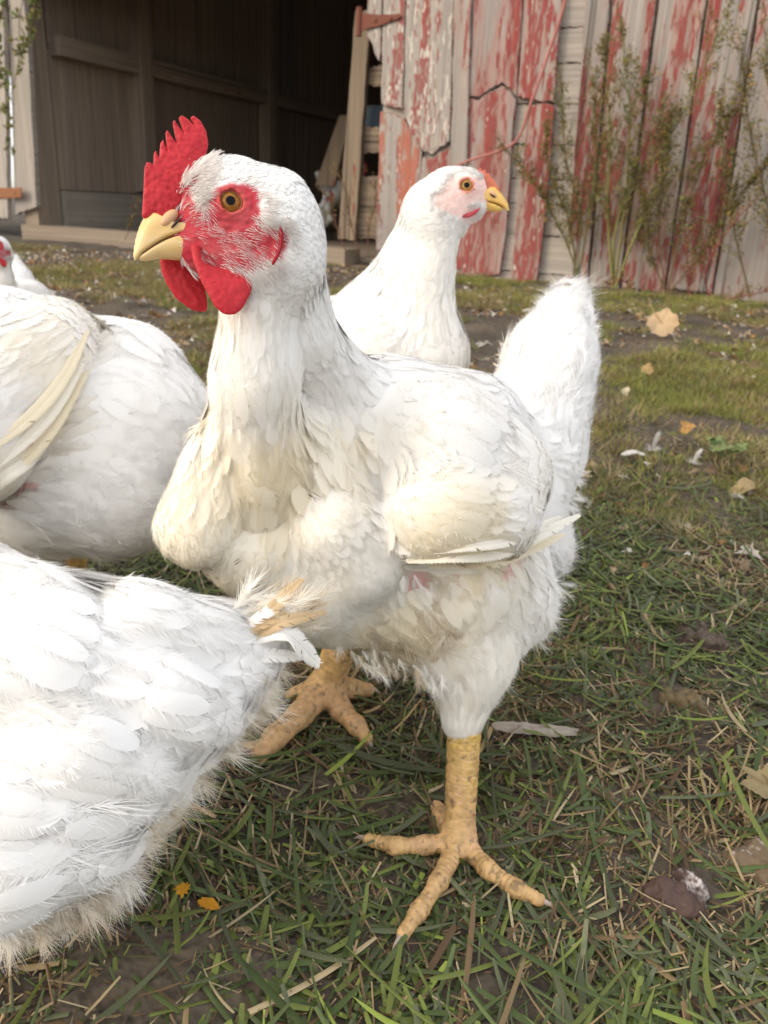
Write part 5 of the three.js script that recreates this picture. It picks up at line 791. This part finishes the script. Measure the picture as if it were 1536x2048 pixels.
// ---------------------------------------------------------------- fallen leaves, chips, feathers, droppings
function leafGeo(seed, { lobes = 0, jag = 0.10, curl = 0.5, long = 1.3 } = {}) { // a dry curled blade about 1 across
  const r = rng(seed), N = 40, K = 5, pos = [0, 0, 0], idx = [];
  for (let k = 1; k <= K; k++) for (let i = 0; i < N; i++) { const a = i / N * 6.283, R = (0.5 + (lobes ? 0.13 * Math.cos(lobes * a) : 0)) * (1 + jag * noise(Math.cos(a) * 4 + seed, Math.sin(a) * 4, seed) + (k === K ? jag * 0.5 * noise(Math.cos(a) * 13, Math.sin(a) * 13, seed) : 0)), t = k / K, x = Math.cos(a) * R * t, y = Math.sin(a) * R * t * long; pos.push(x, curl * (x * x * 1.4 - 0.35 * y * y) + 0.05 * noise(x * 5, y * 5, seed) + 0.02 * Math.abs(Math.sin(y * 14 + Math.abs(x) * 9)), y); }
  for (let i = 0; i < N; i++) { const j = (i + 1) % N; idx.push(0, 1 + j, 1 + i); for (let k = 0; k < K - 1; k++) { const a = 1 + k * N + i, b = 1 + k * N + j; idx.push(a, b, a + N, b, b + N, a + N); } }
  return geom(pos, idx);
}
function fallen(px, py, wPx, color, label, o, { tilt = 0.2, turn = 0, lift = 0.006, stalk = 1 } = {}) {
  const p = onGround(px, py), d = -p.clone().applyMatrix4(camera.matrixWorldInverse).z, s = wPx * d / LENS; p.y += lift; const t = thing('fallen_leaf', p, label, 'leaf'); t.rotation.set(tilt, turn, 0.1);
  const g = leafGeo(Math.round(px + py), o); g.scale(s, s, s); obj('blade', g, phys({ color: lin(...color), roughness: 0.75, transmission: 0.2, thickness: 0, specularIntensity: 0.35, side: THREE.DoubleSide }), t);
  if (stalk) obj('stalk', twig([V(0, 0.002, 0), V(0, 0.003, -s * 0.6), V(s * 0.08, 0.004, -s * 0.95)], s * 0.018, s * 0.012, 8, 5), std({ color: lin(color[0] * 0.7, color[1] * 0.6, color[2] * 0.5), roughness: 0.8 }), t);
}
fallen(1318, 676, 62, [0.56, 0.40, 0.24], 'large pale tan leaf lying on the turf below the grey boards', { jag: 0.12, curl: 0.5, long: 0.9 }, { tilt: 0.9, turn: 0.5, lift: 0.035 });
fallen(1292, 752, 24, [0.52, 0.36, 0.17], 'small round yellowish leaf below the large tan one', { jag: 0.2, curl: 0.7, long: 1 }, { tilt: 0.8, turn: 1.2, lift: 0.012 });
fallen(1372, 866, 24, [0.50, 0.28, 0.10], 'pointed orange leaf on the turf beside the white feather', { lobes: 3, jag: 0.3, curl: 0.4, long: 1.4 }, { tilt: 0.7, turn: 2.2, lift: 0.010 });
fallen(1492, 990, 36, [0.46, 0.34, 0.18], 'long curled dry straw-coloured leaf at the edge of the turf', { jag: 0.15, curl: 1.2, long: 2.4 }, { tilt: 0.15, turn: 1.9, lift: 0.008 });
fallen(1522, 1590, 70, [0.30, 0.24, 0.13], 'dull tan crumpled leaf in the long grass, cut off by the frame', { jag: 0.25, curl: 0.5, long: 1.2 }, { tilt: 0.35, turn: 0.9, lift: 0.008 });
fallen(1246, 792, 20, [0.60, 0.52, 0.38], 'tiny pale curled leaf in the turf beside the white tail', { jag: 0.2, curl: 1.4, long: 1.3 }, { tilt: 0.4, turn: 0.2, stalk: 0, lift: 0.008 });
fallen(366, 1806, 30, [0.55, 0.27, 0.02], 'broken bright yellow leaf piece in the dark grass', { jag: 0.4, curl: 0.5, long: 0.9 }, { tilt: 0.25, turn: 0.4, stalk: 0, lift: 0.010 });
fallen(418, 1836, 22, [0.52, 0.24, 0.02], 'slim orange-yellow leaf scrap beside the broken yellow leaf', { jag: 0.2, curl: 0.3, long: 2.0 }, { tilt: 0.2, turn: 1.35, stalk: 0, lift: 0.010 });
{ // pale splinter of wood
  const p = onGround(1066, 1474); p.y += 0.006; const t = thing('wood_chip', p, 'pale weathered splinter of wood lying behind the front foot', 'wood chip'), pos = [], idx = [], n = 16, r = rng(7), L = 0.062;
  for (let i = 0; i <= n; i++) { const f = i / n, x = (f - 0.5) * L, w = 0.0065 * (0.75 + 0.25 * r()) * Math.min(1, 0.35 + 3 * Math.min(f, 1 - f)), h = 0.0035 * (0.7 + 0.5 * r()); pos.push(x, 0, -w, x, h, -w * 0.7, x, h * (0.8 + 0.4 * r()), w * 0.6, x, 0, w); }
  for (let i = 0; i < n; i++) for (let k = 0; k < 3; k++) { const o = 4 * i + k; idx.push(o, o + 1, o + 4, o + 1, o + 5, o + 4); } const e = 4 * n; idx.push(0, 2, 1, 0, 3, 2, e, e + 1, e + 2, e, e + 2, e + 3);
  const g = geom(pos, idx, pos.flatMap((v, i) => (i % 3 === 0 ? [pos[i + 2] / 0.05, v / 0.3] : []))); obj('splinter', g.toNonIndexed(), std({ map: WOOD.bare.map, bumpMap: WOOD.bare.bumpMap, bumpScale: 0.001, color: lin(1, 0.98, 0.92), roughness: 0.9 }), t).geometry.computeVertexNormals(); t.rotation.set(0, -0.12, 0.05); }
const shedMat = phys({ color: lin(0.60, 0.58, 0.55), roughness: 0.9, transmission: 0.15, thickness: 0, specularIntensity: 0.2, side: THREE.DoubleSide });
function shed(px, py, len, label, lift, ax) { const p = onGround(px, py); p.y += lift; const t = thing('shed_feather', p, label, 'feather'); const a = V(0, 0, 0), b = ax.clone().multiplyScalar(len * 0.5).add(V(0, len * 0.12, 0)), c = ax.clone().multiplyScalar(len); obj('vane', quill([a, b, c], len * 0.17, V(0.2, 1, 0.4).normalize(), Math.round(px)), shedMat, t); const l = []; for (let i = 0; i < 7; i++) { l.push([featherMatrix(V(0, 0, 0), V(0, 1, 0.2).normalize(), ax.clone().add(V(RS() - 0.5, RS() * 0.4, RS() - 0.5)), len * 0.5, len * 0.5, 0.3, 0, 0, V(0, 0, 0)), lin(0.6, 0.58, 0.55)]); } copies('down', KIT.plume[0], featherMat, l, t); }
shed(1304, 905, 0.030, 'small white feather standing upright in the turf', 0.004, V(0.15, 0.95, 0.1).normalize());
shed(1238, 922, 0.034, 'fluffy greyish-white feather flat on bare soil beside the tail', 0.010, V(0.95, 0.12, 0.1).normalize());
shed(1384, 935, 0.024, 'thin white feather leaning in the turf near the green lobed plant', 0.006, V(0.25, 0.8, 0.1).normalize());
shed(1042, 632, 0.03, 'pale feather lying before the red door\'s sill', 0.012, V(0.9, 0.2, 0.1).normalize());
function dropping(px, py, lumps, label, cf, name = 'dropping', cat = 'dropping') { const p = onGround(px, py), t = thing(name, p, label, cat), cs = lumps.map(([a, b, r]) => { const q = onGround(px + a, py + b); q.y += r * 0.1; return cone(q, r, q.clone().add(V(r * 0.5, 0, r * 0.2)), r * 0.85, r * 0.7, {}); }), f0 = fieldOf(cs), bx = boxOf(cs, 0.004); const g = netMesh((q) => f0(q) - 0.006 * fbm(q.x * 130, q.y * 130, q.z * 130, 4), bx.min, bx.max, 0.0011, 1.7); paint(g, cf); obj(name === 'dropping' ? 'droppings' : 'clod', local(g, t), std({ vertexColors: true, roughness: 0.75 }), t); }
const cc = new THREE.Color();
dropping(1345, 1795, [[-18, 5, 0.011], [15, 22, 0.010], [28, -18, 0.009]], 'dark brown dropping with a chalky white cap in the grass', (p) => { const n = fbm(p.x * 150, p.y * 150, p.z * 150, 3), n2 = fbm(p.x * 500, p.y * 500, p.z * 500, 2), q = onGround(1362, 1775); return cc.setRGB(0.075, 0.042, 0.032).lerp(lin(0.62, 0.55, 0.52), clamp(sstep(0.022, 0.008, p.distanceTo(q) + 0.02 * n2) * sstep(-0.15, 0.15, n + n2 * 0.6), 0, 1)); });
dropping(1506, 1735, [[-20, 0, 0.009], [15, -22, 0.010], [25, 22, 0.009], [-40, -15, 0.006]], 'smooth mid-brown dropping in several lumps beside the grass', (p) => cc.setRGB(0.15, 0.105, 0.062).lerp(lin(0.4, 0.36, 0.3), sstep(0.25, 0.4, fbm(p.x * 300, p.y * 300, p.z * 300, 3))));
dropping(1352, 1400, [[-10, 0, 0.008], [25, 10, 0.009]], 'crumbly ochre dropping among the dry stems', (p) => cc.setRGB(0.17, 0.12, 0.055).multiplyScalar(0.8 + 0.7 * fbm(p.x * 300, p.y * 300, p.z * 300, 3)));
dropping(1390, 1275, [[-20, 0, 0.010], [25, 15, 0.012], [0, -15, 0.009]], 'bare clod of brown soil standing out of the grass', (p) => cc.setRGB(0.12, 0.085, 0.062).multiplyScalar(0.8 + 0.9 * fbm(p.x * 300, p.y * 300, p.z * 300, 3)), 'soil_clod', 'soil clod');
{ const p = onGround(1442, 922), t = thing('broadleaf_plant', p, 'small green broad-leaved plant in the turf at the right', 'plant'); for (let k = 0; k < 9; k++) { const g = leafGeo(k + 3, { lobes: 5, jag: 0.15, curl: 0.5, long: 1.1 }), s = 0.015 + 0.008 * RS(), a = k * 2.4, R = 0.012 + 0.02 * RS(); g.scale(s, s, s); g.rotateX((RS() - 0.5) * 0.9); g.rotateY(a); g.translate(Math.cos(a) * R, 0.016 + 0.012 * RS(), Math.sin(a) * R); obj('leaf', g, phys({ color: lin(0.13 + 0.04 * RS(), 0.18 + 0.04 * RS(), 0.06), roughness: 0.65, transmission: 0.2, thickness: 0, side: THREE.DoubleSide }), t); obj('stalk', twig([V(0, -0.005, 0), V(Math.cos(a) * R * 0.4, 0.014, Math.sin(a) * R * 0.4), V(Math.cos(a) * R, 0.018, Math.sin(a) * R)], 0.0009, 0.0007, 6, 4), std({ color: lin(0.1, 0.14, 0.05) }), t); } }
{ // scraps of wood, leaf and down trodden into the ground
  const fl = [1, 2, 3].map((s) => { const g = leafGeo(s * 3, { jag: 0.5, curl: 0.8, long: 1.4 }); return g; }), lists = fl.map(() => []), Q = new THREE.Quaternion(), E = new THREE.Euler();
  for (let i = 0; i < 9000; i++) { const z = -0.7 - 3.1 * Math.pow(RS(), 0.7), x = (RS() - 0.5) * (0.8 + 1.2 * -z), p = V(x, groundY(x, z) + 0.003 + 0.004 * RS(), z); if (p.clone().sub(BO).dot(BN) < 0.03 || fbm(x * 4, 8, z * 4, 3) < -0.05 - (x < 0 ? 0.2 : 0)) continue;
    const u = RS(), c = u < 0.20 ? [0.68, 0.64, 0.58] : u < 0.6 ? [0.40, 0.30, 0.19] : u < 0.85 ? [0.20, 0.13, 0.08] : [0.36, 0.20, 0.08], s = 0.006 + 0.014 * RS() * RS(), k = 0.75 + 0.5 * RS(); Q.setFromEuler(E.set((RS() - 0.5) * 1.2, RS() * 6.28, (RS() - 0.5) * 1.2)); lists[i % 3].push([new THREE.Matrix4().compose(p, Q, V(s, s, s)), lin(c[0] * k, c[1] * k, c[2] * k)]); }
  const top = new THREE.Group(); top.name = 'ground_litter'; scene.add(top); tag(top, 'scraps of leaf, wood and white down scattered over the bare soil', 'litter', null, 'stuff'); lists.forEach((l, v) => copies('scraps' + (v ? '_00' + v : ''), fl[v], leafMat, l, top)); }
renderer.render(scene, camera);
